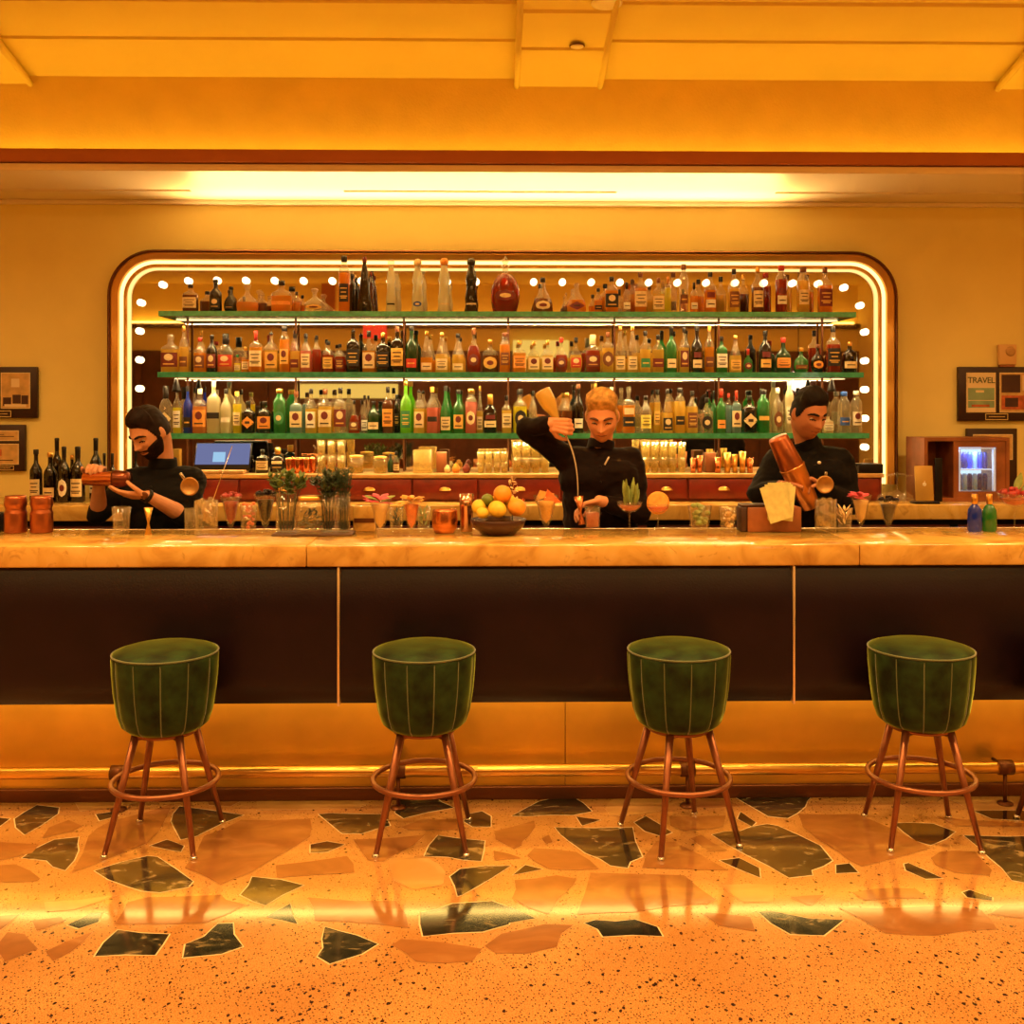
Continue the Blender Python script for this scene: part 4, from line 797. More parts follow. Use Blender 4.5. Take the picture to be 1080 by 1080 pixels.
# framed pictures
m_frame = mat('picture_frame_black', (.03, .008, .006), .4)
def framed(a, y0, b_, y1, lb, pics, plaque=None, name='picture_frame'):
    Yf = 6.17; A, B = at(a, y1, Yf), at(b_, y0, Yf); cx, cz = (A.x + B.x) / 2, (A.z + B.z) / 2; w, h = B.x - A.x, B.z - A.z
    o = empty(name, (cx, 6.198, cz), 0, lb, 'picture', 'framed pictures on the wall')
    MB().box((-w/2, -.028, -h/2), (w/2, 0, h/2), bev=.004).build('frame', m_frame, o)
    for (c, y0_, d, y1_, kind) in pics:
        P, Q = at(c, y1_, Yf), at(d, y0_, Yf); x0, z0, x1, z1 = P.x - cx, P.z - cz, Q.x - cx, Q.z - cz
        MB().box((x0, -.031, z0), (x1, -.0285, z1)).build('mount', MATS['label_cream'], o)
        m = .006; x0 += m; x1 -= m; z0 += m; z1 -= m; W, Hh = x1 - x0, z1 - z0; p = MB(); yy = -.0325
        def R2(u0, v0, u1, v1, mi, l=0): p.box((x0 + u0*W, yy - .0004*l, z0 + v0*Hh), (x0 + u1*W, -.0315, z0 + v1*Hh), mi)
        pm = [mat('print_tan', (.62, .40, .15), .6, noise_s=20, noise_a=.2), mat('print_dark', (.06, .02, .015), .6), mat('print_sea', (.25, .38, .24), .6, noise_s=9, noise_a=.3), mat('print_cream', (.82, .68, .42), .6), mat('print_rust', (.50, .12, .04), .6, noise_s=25, noise_a=.4)]
        R2(0, 0, 1, 1, 0)
        if kind == 'bar': R2(.05, .05, .35, .3, 1, 1); R2(.40, .12, .70, .38, 1, 1); R2(.72, .10, .97, .36, 1, 1); R2(.35, .60, .65, .85, 3, 1); R2(.1, .02, .9, .1, 3, 2)
        if kind == 'text': R2(.08, .35, .92, .45, 1, 1); R2(.08, .6, .7, .68, 1, 1)
        if kind == 'mag': R2(0, 0, 1, 1, 3, 1); R2(.02, .30, .98, .62, 2, 2); R2(.02, .10, .98, .28, 2, 2); R2(.15, .12, .8, .18, 4, 3); R2(.3, .5, .6, .56, 3, 3)
        if kind == 'photo': R2(.02, .5, .45, .97, 1, 1); R2(.5, .55, .98, .95, 3, 1); R2(.02, .05, .98, .42, 4, 1); R2(.1, .12, .4, .36, 1, 2); R2(.6, .15, .8, .4, 3, 2)
        if kind == 'red': R2(.35, .4, .65, .75, 4, 1); R2(.1, .15, .9, .2, 1, 1)
        if kind == 'letter':
            for q in range(7): R2(.12, .82 - q*.1, .88 if q % 3 else .6, .85 - q*.1, 1, 1)
        p.build('print', pm, o)
    if plaque:
        c, y0_, d, y1_ = plaque; P, Q = at(c, y1_, Yf), at(d, y0_, Yf); q = MB(); q.box((P.x - cx, -.031, P.z - cz), (Q.x - cx, -.0285, Q.z - cz), 0); q.box((P.x - cx + .005, -.0325, P.z - cz + .005), (Q.x - cx - .005, -.031, Q.z - cz - .005), 1); q.box((P.x - cx + .02, -.0332, (P.z + Q.z)/2 - cz - .002), (Q.x - cx - .02, -.0325, (P.z + Q.z)/2 - cz + .002), 0)
        q.build('plaque', [m_steel, m_frame], o)
    return o
framed(-46, 387, 39, 441, 'dark framed double photograph on the left wall, upper of the two at the edge', [(-40, 393, -4, 431, 'photo'), (1, 393, 32, 431, 'bar')], (-14, 433, 12, 440))
framed(-50, 448, 26, 497, 'dark framed certificate at the left edge, hanging below the other frame', [(-30, 454, 20, 465, 'text'), (-30, 468, 20, 490, 'red')], (-10, 491, 15, 496))
fm = framed(1011, 387, 1110, 444, 'dark frame with a travel magazine cover and a photograph, at right', [(1019, 393, 1050, 435, 'mag'), (1054, 393, 1102, 435, 'photo')], (1039, 436, 1063, 443))
framed(1020, 452, 1073, 520, 'dark framed letter partly hidden behind the wooden cabinet', [(1026, 458, 1068, 485, 'letter'), (1050, 488, 1062, 510, 'text')])
tx = bpy.data.curves.new('magazine_title', 'FONT'); tx.body = 'TRAVEL'; tx.size = .052; tx.extrude = .0006; tx.align_x = 'CENTER'; tx.space_character = .9
to = bpy.data.objects.new('magazine_title', tx); COL.objects.link(to); to.parent = fm; P = at(1034.5, 404, 6.17); to.location = (P.x - fm.location.x, -.0345, P.z - fm.location.z); to.rotation_euler = (PI/2, 0, 0); tmesh = bpy.data.meshes.new_from_object(to); tm_ = bpy.data.objects.new('magazine_title', tmesh); COL.objects.link(tm_); tm_.parent = fm; tm_.location = to.location; tm_.rotation_euler = to.rotation_euler; tmesh.materials.clear(); tmesh.materials.append(mat('title_green', (.05, .09, .03), .6)); bpy.data.objects.remove(to)
P = at(1063, 374, 6.17); o = empty('wall_sensor', (P.x, 6.198, P.z), 0, 'small cream wall speaker box above the travel magazine frame', 'sensor')
MB().box((-.055, -.03, -.062), (.055, 0, .062), bev=.006).build('case', mat('sensor_case', (.75, .48, .2), .5), o); MB().lathe([(.03, 0), (.03, .003), (.02, .005), (.001, .005)], 24, M=Matrix.Translation((.015, -.03, .02)) @ Matrix.Rotation(PI/2, 4, 'X')).build('grille', m_woodtop, o)
MB().box((-.05, -.036, -.075), (.04, -.01, -.062)).build('bracket', m_wood, o)

# ================================================================= THINGS ON THE BAR
def bz(): return BT + .0006
def tz(py_base):   # depth on the bar top at which a foot stands for a given image row
    return (HC - BT) * F / (py_base - HY)
m_yel = mat('yellow_paper', (.82, .62, .14), .7, noise_s=20, noise_a=.08)
# bronze shaker tins
for px, lb in ((16.5, 'bronze waisted shaker tin, the left one of the pair on the bar'), (44, 'bronze waisted shaker tin, the right one of the pair on the bar')):
    Yc = 4.60; s = F / Yc; R = 11.3 / s; H = 38.5 / s
    o = MB().lathe([(.001, 0), (R*.98, 0), (R, .005), (R, H*.52), (R*.99, H*.55), (R*.9, H*.60), (R*.88, H*.66), (R*.98, H*.74), (R, H*.80), (R*.93, H*.93), (R*.90, H), (.001, H*.995)], 32, cap=False, mfun=lambda z: 0).build('shaker_tin', mat('bronze_tin', (.42, .13, .05), .28, .85, noise_s=10, noise_a=.2), loc=(X(px, Yc), Yc, bz()))
    tag(o, lb, 'shaker', 'bronze tins on the bar')
o = MB().box((-.09, -.04, 0), (.0, .04, .085), bev=.003).build('napkin_box', m_black, loc=(X(6, 4.66), 4.64, bz())); tag(o, 'black napkin holder at the left picture edge on the bar', 'napkin holder')
o = MB().box((-.085, -.03, 0), (-.003, .03, .16), bev=.002).build('napkin_stack', m_yel, loc=(X(10, 5.0), 4.635, BT + .0866)); tag(o, 'pale yellow napkins standing in the holder at the left edge', 'napkins')
def footed(px, w, top, base, label, fill, toppings, cat='dessert glass', name='tulip_glass'):
    Yc = min(tz(base - 1.5), 4.63); s = F / Yc; R = w / s / 2; z = bz(); H = (base - top) / s
    o = MB().lathe([(.001, .0), (R*.62, 0), (R*.6, .004), (R*.15, .010), (R*.12, H*.14), (R*.25, H*.18), (R*.50, H*.35), (R*.70, H*.70), (R, H*.93), (R*1.02, H), (R*.95, H*.99), (R*.64, H*.70), (R*.42, H*.36), (R*.1, H*.2), (.001, H*.2)], 30, facet=6, fdepth=.05, cap=False).build(name, m_clear, loc=(X(px, Yc), Yc, z))
    tag(o, label, cat, 'footed glasses of garnish on the bar')
    if fill: MB().lathe([(.001, H*.21), (R*.38, H*.36), (R*.60, H*.70), (R*.72, H*.84), (.001, H*.86)], 20, cap=False).build('filling', fill, o)
    if toppings: toppings(o, R, H)
    return o
m_berry = mat('red_berries', (.35, .02, .02), .35, noise_s=50, noise_a=.3); m_dberry = mat('black_berries', (.010, .004, .006), .35, spec=.2, noise_s=50, noise_a=.3)
m_pink = mat('pink_petals', (.70, .07, .14), .5, noise_s=30, noise_a=.3); m_opet = mat('orange_petals', (.85, .42, .08), .5, noise_s=30, noise_a=.3); m_lgreen = mat('leaf_green', (.05, .13, .02), .5, noise_s=30, noise_a=.4); m_dgreen = mat('rosemary_green', (.018, .05, .02), .6, noise_s=30, noise_a=.4); m_pgreen = mat('pale_leaf_green', (.26, .34, .09), .5, noise_s=30, noise_a=.3)
m_orange = mat('orange_peel', (.90, .38, .04), .45, noise_s=50, noise_a=.1, bump=.2, bump_s=300); m_lemon = mat('lemon_peel', (.88, .62, .06), .45, noise_s=50, noise_a=.08, bump=.2, bump_s=250); m_lime = mat('lime_peel', (.16, .22, .03), .4, noise_s=40, noise_a=.2); m_flesh = mat('citrus_flesh', (.95, .50, .12), .35, noise_s=60, noise_a=.2); m_melon = mat('grapefruit_flesh', (.88, .20, .06), .35, noise_s=40, noise_a=.2); m_ginger = mat('pale_peel', (.85, .60, .28), .5)
def berries(m, nm='berries'):
    def f(o, R, H):
        c = MB(); rr = random.Random(11)
        for i in range(24): a = rr.uniform(0, 6.28); q = R * .85 * math.sqrt(rr.random()); c.ball((q*math.cos(a), q*math.sin(a), H + R*.35*(1 - q/R) * rr.uniform(.3, 1.3) - R*.08), R*.2, 8)
        c.build(nm, m, o)
    return f
def petals(m, nm='petals', k=16, rad=1.25, m2=None):
    def f(o, R, H):
        c = MB(); rr = random.Random(k)
        for i in range(k):
            a = rr.uniform(0, 6.28); d = Vector((math.cos(a), math.sin(a), rr.uniform(-.05, .8))); leaf(c, (R*.2*math.cos(a), R*.2*math.sin(a), H*rr.uniform(.86, .98)), d, R*rad*rr.uniform(.7, 1.1), R*.62, 1 if m2 and i % 4 == 0 else 0, curl=-.25)
        c.build(nm, [m] + ([m2] if m2 else []), o)
    return f
def wheel(mb, c, r, th, mi0=0, mi1=1, R=None):     # citrus slice: rind + flesh
    M = Matrix.Translation(c) @ (R or Matrix())
    mb.lathe([(r*.001, -th/2), (r*.97, -th/2), (r, 0), (r*.97, th/2), (r*.001, th/2)], 26, mi0, M=M, cap=False)
    mb.lathe([(r*.001, -th/2 - .0008), (r*.84, -th/2 - .0008)], 26, mi1, M=M, cap=False); mb.lathe([(r*.84, th/2 + .0008), (r*.001, th/2 + .0008)], 26, mi1, M=M, cap=False)
face = Matrix.Rotation(PI/2, 4, 'X')
tumbler(128, 19.5, 529, 557, 4.55, 'faceted glass tumbler in front of the bearded bartender', 'glass', z=bz(), facets=7, content=None)
jm = MB(); Yj = 4.50; s = F / Yj
def jigger(px, top, base, w, Yc, m, label, tilt=0, z=None, loc=None):
    s = F / Yc; H = (base - top) / s; R = w / s / 2
    o = MB().lathe([(.001, .004), (R*.72, 0), (R*.74, .002), (R*.22, H*.40), (R*.22, H*.43), (R, H), (R*.92, H), (R*.15, H*.46), (.001, H*.45)], 24, cap=False).build('jigger', m, loc=loc or (X(px, Yc), Yc, bz() if z is None else z), rot=(0, tilt, 0))
    return tag(o, label, 'jigger')
jigger(156.5, 531, 559, 9.5, 4.52, m_gold, 'double cone brass jigger standing on the bar below the wristwatch')
# mixing glass with strainer and spoon
mg = tumbler(217.5, 25.5, 524, 560, 4.50, 'cut mixing glass with strainer and bar spoon, beside the bearded bartender', 'mixing glass', z=bz(), facets=9, m=m_clear, taper=.97, name='mixing_glass', content=('chunks', gmat('ice', (.98, .92, .75), .75, body=(1, .85, .5))))
def strainer(px, py, Y, r, tilt, label, rz=0, handle=.16, m=None):
    m = m or mat('dull_brass', (.40, .22, .07), .45, .6); o = empty('strainer', at(px, py, Y), 0, label, 'strainer'); o.rotation_euler = (tilt[0], tilt[1], rz)
    c = MB(); c.lathe([(r, 0), (r*1.04, .002), (r*1.04, .004), (r*.95, .004), (r*.8, -.004), (r*.4, -.010), (.001, -.012)], 28, cap=False, M=Matrix.Rotation(PI/2, 4, 'X')); c.tube([(r*1.02*math.cos(2*PI*i/30), 0, r*1.02*math.sin(2*PI*i/30)) for i in range(30)], .003, 6, closed=True); c.build('bowl', m, o)
    c = MB(); c.box((-.006, -.002, r), (.006, .002, r + handle), bev=.0015); c.build('handle', m_steel, o); return o
strainer(200, 513, 4.52, .037, (0, math.radians(-35)), 'brass julep strainer leaning out of the cut mixing glass', handle=.035)
sp = empty('bar_spoon', (0, 0, 0), 0, 'long thin bar spoon rising from the mixing glass towards the till screen', 'spoon'); A, B = at(222, 535, 4.50), at(245, 470, 4.56)
MB().tube([A, B], .0022, 6).build('handle', m_steel, sp); MB().ball(tuple(A), (.009, .004, .014), 12).build('bowl', m_steel, sp)
tumbler(200, 11, 532, 559, 4.53, 'small plain glass just left of the cut mixing glass', 'glass', z=bz(), facets=0, taper=.9)
footed(243.5, 22, 524, 562, 'footed glass of red berries right of the mixing glass', m_berry, berries(m_berry))
def slices(o, R, H):
    c = MB(); wheel(c, (-R*.2, 0, H*.95), R*.75, .006, R=Matrix.Rotation(.5, 4, 'Y') @ face); wheel(c, (R*.3, -R*.2, H*.8), R*.7, .006, R=Matrix.Rotation(-.4, 4, 'Z') @ face); c.build('citrus_slices', [m_opet, m_flesh], o)
tumbler(262, 18, 528, 559, 4.53, 'glass holding orange wedges between the two berry glasses', 'glass', z=bz(), facets=6, content=('chunks', m_melon))
footed(280, 24, 522, 562, 'footed glass of black berries left of the first herb vase', m_dberry, berries(m_dberry))
# tray with herb vases
Yt = 4.50; tr = MB().box((X(289, Yt), Yt - .06, bz()), (X(373, Yt), Yt + .085, bz() + .008), bev=.003).build('slate_tray', mat('slate', (.10, .05, .03), .5)); tag(tr, 'flat dark tray under the herb vases on the bar', 'tray')
def vase(px, w, top, base, label, herb, hm, seed, spread, ftop, fw):
    Yc = 4.51; s = F / Yc; R = w / s / 2; z = bz() + .0086; H = at(px, top, Yc).z - z
    o = MB().lathe([(.001, 0), (R, 0), (R, H), (R*.94, H), (R*.94, .01), (.001, .01)], 24, cap=False, sq=5).build('herb_vase', m_clear, loc=(X(px, Yc), Yc, z)); tag(o, label, 'vase', 'herb vases on the tray')
    rr = random.Random(seed); HT = at(px, ftop, Yc).z - z; W = fw / s / 2; st_ = MB(); lf = MB()
    for i in range(26):
        a = rr.uniform(0, 6.28); q = math.sqrt(rr.random()); b0 = Vector((R*.7*q*math.cos(a), R*.7*q*math.sin(a), .012)); tp = Vector((W*q*math.cos(a), W*.7*q*math.sin(a), HT * rr.uniform(.86, 1.0) - q*.015)); md = (b0 + tp) / 2 + Vector((0, 0, .01)); md.x *= .8
        st_.tube([b0, md, tp], .0012, 5)
        for j in range(9 if herb == 'mint' else 16):
            t = rr.uniform(.55, 1) if herb == 'mint' else rr.uniform(.35, 1); p = b0.lerp(tp, t) if t < .5 else md.lerp(tp, (t - .5) * 2); an = rr.uniform(0, 6.28)
            if (p.x**2 + p.y**2) ** .5 > R * .85 and p.z < H * 1.05: continue
            leaf(lf, p, (math.cos(an), math.sin(an), rr.uniform(-.1, .9)), .034 if herb == 'mint' else .018, .018 if herb == 'mint' else .004, 0)
    st_.build('stems', m_dgreen, o); lf.build('leaves', hm, o)
vase(302, 20, 519, 562, 'clear vase of bright leafy mint on the dark tray', 'mint', mat('mint_green', (.09, .16, .035), .5, noise_s=30, noise_a=.5), 4, 1, 497, 38)
vase(347, 14, 519, 562, 'clear vase of dark leafy herbs right of the square jar', 'mint', mat('dark_mint', (.035, .06, .02), .5, noise_s=30, noise_a=.5), 9, 1, 497, 34)
vase(362, 14, 519, 562, 'clear vase of spiky dark rosemary at the tray end', 'rosemary', m_dgreen, 5, 1, 488, 24)
Yc = 4.49; R = .058; z = bz() + .0086; H = at(328, 527, Yc).z - z
o = MB().lathe([(.001, 0), (R, 0), (R, H*.9), (R*.8, H), (R*.75, H), (R*.92, H*.88), (R*.92, .008), (.001, .008)], 24, sq=6, cap=False).build('square_jar', m_clear, loc=(X(327.5, Yc), Yc, z)); tag(o, 'square clear jar of dark dried leaves between the herb vases', 'jar')
c = MB(); rr = random.Random(8)
for i in range(60): a = rr.uniform(0, 6.28); leaf(c, (rr.uniform(-.035, .035), rr.uniform(-.035, .035), rr.uniform(.01, H*.68)), (math.cos(a), math.sin(a), rr.uniform(-.5, .5)), .028, .012)
c.build('dried_leaves', m_dgreen, o); MB().lathe([(R*.78, H + .001), (R*.84, H + .002), (R*.84, H + .016), (R*.1, H + .020)], 24, sq=6).build('lid', m_gold, o)
o = MB().box((X(373, 4.62), 4.60, bz()), (X(396, 4.62), 4.67, bz() + .115), bev=.004).build('garnish_box', m_marble); tag(o, 'cream stone box behind the pink flower glass', 'box'); o2 = MB().box((X(374, 4.62), 4.598, bz() + .04), (X(395.5, 4.62), 4.601, bz() + .06)).build('dark_band', m_bronze, o)
footed(401, 24, 527, 567, 'footed glass topped with pink petals, left of the orange petals', m_ginger, petals(m_pink, m2=m_pgreen, k=18, rad=1.5))
tumbler(418, 15, 534, 560, 4.56, 'small glass of dark leaves between pink and orange petal glasses', 'glass', z=bz(), facets=6, content=('leaf', m_dgreen))
footed(434, 21, 527, 567, 'footed glass topped with orange petals, left of the copper cup', m_melon, petals(m_opet, k=20, rad=1.3))
tumbler(447, 15, 533, 560, 4.57, 'small glass of pale yellow-green leaves left of the copper cup', 'glass', z=bz(), facets=6, content=('leaf', m_pgreen))
Yc = 4.55; R = .058; H = .102; o = MB().lathe([(.001, 0), (R*.75, 0), (R*.95, H*.25), (R, H*.55), (R*.94, H*.95), (R*.92, H), (R*.88, H), (R*.92, H*.55), (R*.7, H*.1), (.001, H*.08)], 32, cap=False).build('copper_cup', m_copper, loc=(X(469, Yc), Yc, bz())); tag(o, 'round copper cup on the bar beside the tall shaker', 'cup')
Yc = 4.60; R = .032; H = .168; o = MB().lathe([(.001, 0), (R*.82, 0), (R*.85, .004), (R*.95, H*.65), (R*.99, H*.67), (R, H*.72), (R*1.02, H), (.001, H)], 32, cap=False).build('tall_shaker', mat('rose_metal', (.72, .42, .28), .2, 1), loc=(X(492, Yc), Yc, bz())); tag(o, 'tall rose metal shaker left of the fruit bowl', 'shaker')
# fruit bowl
Yc = 4.50; s = F / Yc; bx = X(525.5, Yc); o = MB().lathe([(.001, .004), (.070, 0), (.078, .003), (.082, .012), (.110, .032), (.124, .066), (.120, .068), (.104, .036), (.07, .016), (.001, .014)], 40, cap=False).build('fruit_bowl', mat('dark_bowl', (.07, .03, .02), .25, .3), loc=(bx, Yc, bz())); tag(o, 'wide dark bronze bowl holding the citrus fruit on the bar', 'bowl')
fruits = [('orange', 530, 521, 9.8, 0, m_orange, 'orange on top of the fruit pile'), ('orange', 545, 535, 9.8, -.03, m_orange, 'orange at the right side of the bowl'), ('lemon', 524.5, 537, 9.8, -.055, m_lemon, 'large yellow-orange lemon at the front of the bowl'),
 ('lemon', 505, 534.5, 8.5, -.01, m_lemon, 'yellow lemon at the left side of the bowl'), ('lime', 514, 527.5, 7.5, .0, m_lime, 'dark green lime below the top orange'), ('lemon', 509, 541, 6.5, -.055, m_lemon, 'small lemon at the front left rim of the bowl'), ('lemon', 537, 529, 7.5, .045, m_lemon, 'lemon at the back between the two oranges'), ('orange', 520, 531, 8, .05, m_orange, 'orange hidden at the back of the fruit pile')]
for nm, px, py, r, dy, m, lb in fruits:
    Yf = Yc + dy; p = at(px, py, Yf); q = r * Yf / F; f = MB()
    f.ball((0, 0, 0), (q, q, q*.95) if nm == 'orange' else (q*1.06, q*.9, q*.9), 22)
    o = f.build(nm, m, loc=p); o.rotation_euler = (0, .3 if nm != 'orange' else 0, px * .37); tag(o, lb, nm, 'citrus in the bowl'); MB().lathe([(.003, q*.94), (.002, q*.97), (.001, q*.97)], 8).build('stem_end', m_lime, o)
fs = empty('flower_sprig', at(541, 545, 4.57), 0, 'sprig of small pale flowers sticking up behind the fruit bowl', 'flower'); c = MB(); c.tube([(0, 0, -.045), (-.005, 0, .05), (-.008, 0, .17)], .002, 6); c.build('stem', m_dgreen, fs); c = MB(); rr = random.Random(2)
for i in range(26):
    t = rr.random(); p = Vector((-.008 + rr.uniform(-.02, .03) * (1.3 - t) , rr.uniform(-.015, .015), .07 + .10 * t)); a = rr.uniform(0, 6.28); leaf(c, p, (math.cos(a), -.4, math.sin(a)), .018, .012)
for i in range(7): a = i * .9; leaf(c, (.045, 0, .06), (math.cos(a), -.5, math.sin(a)), .022, .014, 1)
c.build('blossoms', [m_ginger, m_melon], fs)
def melon(o, R, H):
    c = MB(); M = Matrix.Rotation(-.35, 4, 'Y')
    c.prism([(-R*.3, -R*.1), (R*1.25, R*.0), (R*.1, R*1.1)], -.006, .006, 0, M=Matrix.Translation((0, -R*.2, H*.80)) @ face)
    c.prism([(-R*.9, R*.3), (R*.7, R*.9), (-R*.5, R*1.2)], -.004, .004, 1, M=Matrix.Translation((0, R*.2, H*.72)) @ face); c.build('fruit_wedges', [m_melon, m_flesh], o)
footed(576, 26, 524, 561, 'footed glass holding grapefruit wedges right of the fruit bowl', m_flesh, melon)
def coupe(px, w, rim, base, label, mk):
    Yc = min(tz(base - 1), 4.64); s = F / Yc; R = w / s / 2; H = (base - rim) / s
    o = MB().lathe([(.001, 0), (R*.72, 0), (R*.70, .003), (.006, .008), (.0035, .02), (.0035, H*.58), (.010, H*.62), (R*.55, H*.68), (R*.9, H*.82), (R, H), (R*.96, H), (R*.86, H*.83), (R*.5, H*.70), (.001, H*.66)], 32, cap=False).build('coupe_glass', m_clear, loc=(X(px, Yc), Yc, bz())); tag(o, label, 'cocktail glass', 'coupe glasses on the bar'); MB().lathe([(.001, H*.67), (R*.5, H*.71), (R*.86, H*.84), (R*.90, H*.88), (.001, H*.88)], 24, cap=False).build('drink', LIQ['p'], o); mk(o, R, H)
def gl(o, R, H):
    c = MB()
    for i in range(12):
        a = i * .52; leaf(c, (R*.4*math.cos(a), R*.3*math.sin(a), H*.85), (.45 - .12*i % .5 - .1, math.sin(a)*.3, 1), H*1.0 * (.6 + .4*((i*7) % 5)/4), R*.38, 0, curl=.1)
    c.build('leaf_garnish', m_pgreen, o)
def og(o, R, H): c = MB(); wheel(c, (0, 0, H*1.02), R*1.02, .006, R=face); c.build('citrus_wheel', [m_orange, m_flesh], o)
def rg(o, R, H):
    berries(m_berry)(o, R, H); c = MB(); leaf(c, (R*.3, 0, H), (.8, 0, .7), R*1.6, R*.6, 0, curl=-.1); leaf(c, (0, 0, H), (.5, .2, .9), R*1.3, R*.5, 0); c.build('leaf_garnish', m_pgreen, o)
coupe(664, 27, 528, 558, 'coupe glass with tall green leaf garnish beside the pouring bartender', gl)
coupe(694, 24, 530, 558, 'coupe glass topped with a whole orange wheel', og)
coupe(1070, 34, 522, 562, 'coupe glass heaped with red berries at the right picture edge', rg)
tumbler(737.5, 27, 529, 557, 4.56, 'wide faceted glass of lime pieces right of the orange wheel coupe', 'glass', z=bz(), facets=9, content=('chunks', m_pgreen), taper=.72)
tumbler(767.5, 20, 530, 557, 4.56, 'faceted glass of pale citrus peel left of the brown caddy', 'glass', z=bz(), facets=8, content=('chunks', m_ginger), taper=.72)
# leather caddy with napkins
Yc = 4.60; ca = empty('bar_caddy', (X(810.5, Yc), Yc, bz()), 0, 'brown leather caddy box with dark lid holding paper napkins', 'caddy'); w = X(842, Yc) - X(779, Yc); h = (557 - 531) * Yc / F
b = MB(); b.box((-w/2 + .03, -.05, 0), (w/2, .05, h), bev=.004); b.build('box', m_wood, ca); MB().box((-w/2, -.045, 0), (-w/2 + .028, .045, h), bev=.004).build('side_pocket', mat('dark_leather', (.05, .02, .012), .45), ca); MB().box((-w/2 + .005, -.045, h + .001), (.02, .045, h + .012), bev=.003).build('lid', MATS['dark_leather'], ca)
np_ = MB(); zt2 = at(820, 508, Yc).z - bz()
for i, an in enumerate((-.30, -.20, .12, -.12, .05, -.05, .0, .08)):
    Mn = Matrix.Translation((.052, -.095 + .0065 * i, h*.52)) @ Matrix.Rotation(an, 4, 'Y') @ Matrix.Rotation(-.05 * (i % 3), 4, 'X')
    hh2 = zt2 - h*.52 - .004 * (i % 3); np_.box((-.052, 0, 0), (.052, .0012, hh2), M=Mn)
no = np_.build('napkin_stack', mat('cream_paper', (.66, .62, .26), .7, noise_s=40, noise_a=.12), loc=(X(810.5, Yc) - .02, Yc - .006, bz())); tag(no, 'fan of cream paper napkins standing in the brown caddy', 'napkins')
# second mixing glass, strainer, small glasses, flowers
tumbler(871, 24, 522, 557, 4.54, 'etched mixing glass with round strainer in front of the third bartender', 'mixing glass', z=bz(), facets=9, m=m_clear, taper=.97, name='mixing_glass', content=('chunks', MATS['ice']))
strainer(870, 511, 4.50, .036, (0, math.radians(6)), 'round strainer resting on top of the etched mixing glass', handle=.02)
tumbler(891, 17, 531, 556, 4.57, 'small faceted glass between mixing glass and pink petals', 'glass', z=bz(), facets=7, content=('leaf', m_ginger))
footed(908, 22, 520, 557, 'footed glass with pink petals at the right, beside the black berries', m_ginger, petals(m_pink, k=18, rad=1.25))
footed(937, 22, 525, 557, 'footed glass of black berries at the right end, beside pink petals', m_dberry, berries(m_dberry))
for px, li, lb in ((1028, 'u', 'small deep blue glass bottle on the bar at right'), (1043.5, 'n', 'small green glass bottle on the bar beside the blue one')):
    bottle(px, 15, 521, 4.56, BT, 'jg %s g - - .95' % li, lb, 'small bottles on the bar', 'small_bottle')
# ================================================================= PEOPLE
def baked(mb, name, m, voxel, parent=None, smooth=4, wrinkle=0, wscale=9, iters=.5):
    o = mb.build('tmp', m); r = o.modifiers.new('r', 'REMESH'); r.mode = 'VOXEL'; r.voxel_size = voxel; r.use_smooth_shade = True
    if smooth: s = o.modifiers.new('s', 'SMOOTH'); s.iterations = smooth; s.factor = iters
    dg = bpy.context.evaluated_depsgraph_get(); dg.update(); me = bpy.data.meshes.new_from_object(o.evaluated_get(dg))
    if wrinkle:
        co = [v.co.copy() for v in me.vertices]; no = [v.normal.copy() for v in me.vertices]
        for v, c, n in zip(me.vertices, co, no):
            q = Vector((c.x * wscale, c.y * wscale, c.z * wscale * 1.6)); v.co = c + n * wrinkle * (noise.noise(q) + .5 * abs(noise.noise(q * 2.3)))
    old = o.data; bpy.data.objects.remove(o); bpy.data.meshes.remove(old)
    me.name = name; me.materials.clear(); me.materials.append(m); me.polygons.foreach_set('use_smooth', [True] * len(me.polygons))
    ob = bpy.data.objects.new(name, me); COL.objects.link(ob)
    if parent is not None: ob.parent = parent
    return ob
G = lambda x, s: math.exp(-(x / s) ** 2)
def head_pt(d, infl=0.0):
    x, y, z = d; t = max(0, -z); p = Vector((x * .072, y * .092, z * .120))
    p.x *= 1 - .30 * t * t
    if y > 0: p.y *= (1.10 if z > -.2 else 1.10 - .75 * min(1, (-.2 - z) / .8))
    else:
        k = -y; ax = abs(p.x); pz = p.z
        p.y *= 1 - .05 * G(z - .1, .5)
        dd = .006 * G(pz - .024, .010) * math.exp(-(p.x / .045) ** 4)
        dd -= .012 * G(pz - .004, .013) * G(ax - .030, .017)
        if pz > -.032: nz = max(0, min(1, (.020 - pz) / .050))
        else: nz = max(0, 1 - (-.032 - pz) / .008)
        dd += .026 * G(p.x, .0095) * nz + .009 * G(ax - .012, .007) * G(pz + .028, .008)
        dd += .006 * G(pz + .051, .006) * G(p.x, .022) + .007 * G(pz + .066, .007) * G(p.x, .019) - .004 * G(pz + .058, .003) * G(p.x, .026)
        dd += .010 * G(pz + .098, .016) * G(p.x, .024) + .004 * G(ax - .044, .015) * G(pz + .016, .02) - .004 * G(ax - .045, .014) * G(pz + .06, .02)
        p.y -= dd * min(1, k * 1.6)
    n = Vector((x / .072, y / .092, z / .12)).normalized()
    return p + n * infl
def sphere_dirs(n, m):
    return [[Vector((math.cos(PI*j/m-PI/2)*math.cos(2*PI*i/n), math.cos(PI*j/m-PI/2)*math.sin(2*PI*i/n), math.sin(PI*j/m-PI/2))) for i in range(n)] for j in range(m + 1)]
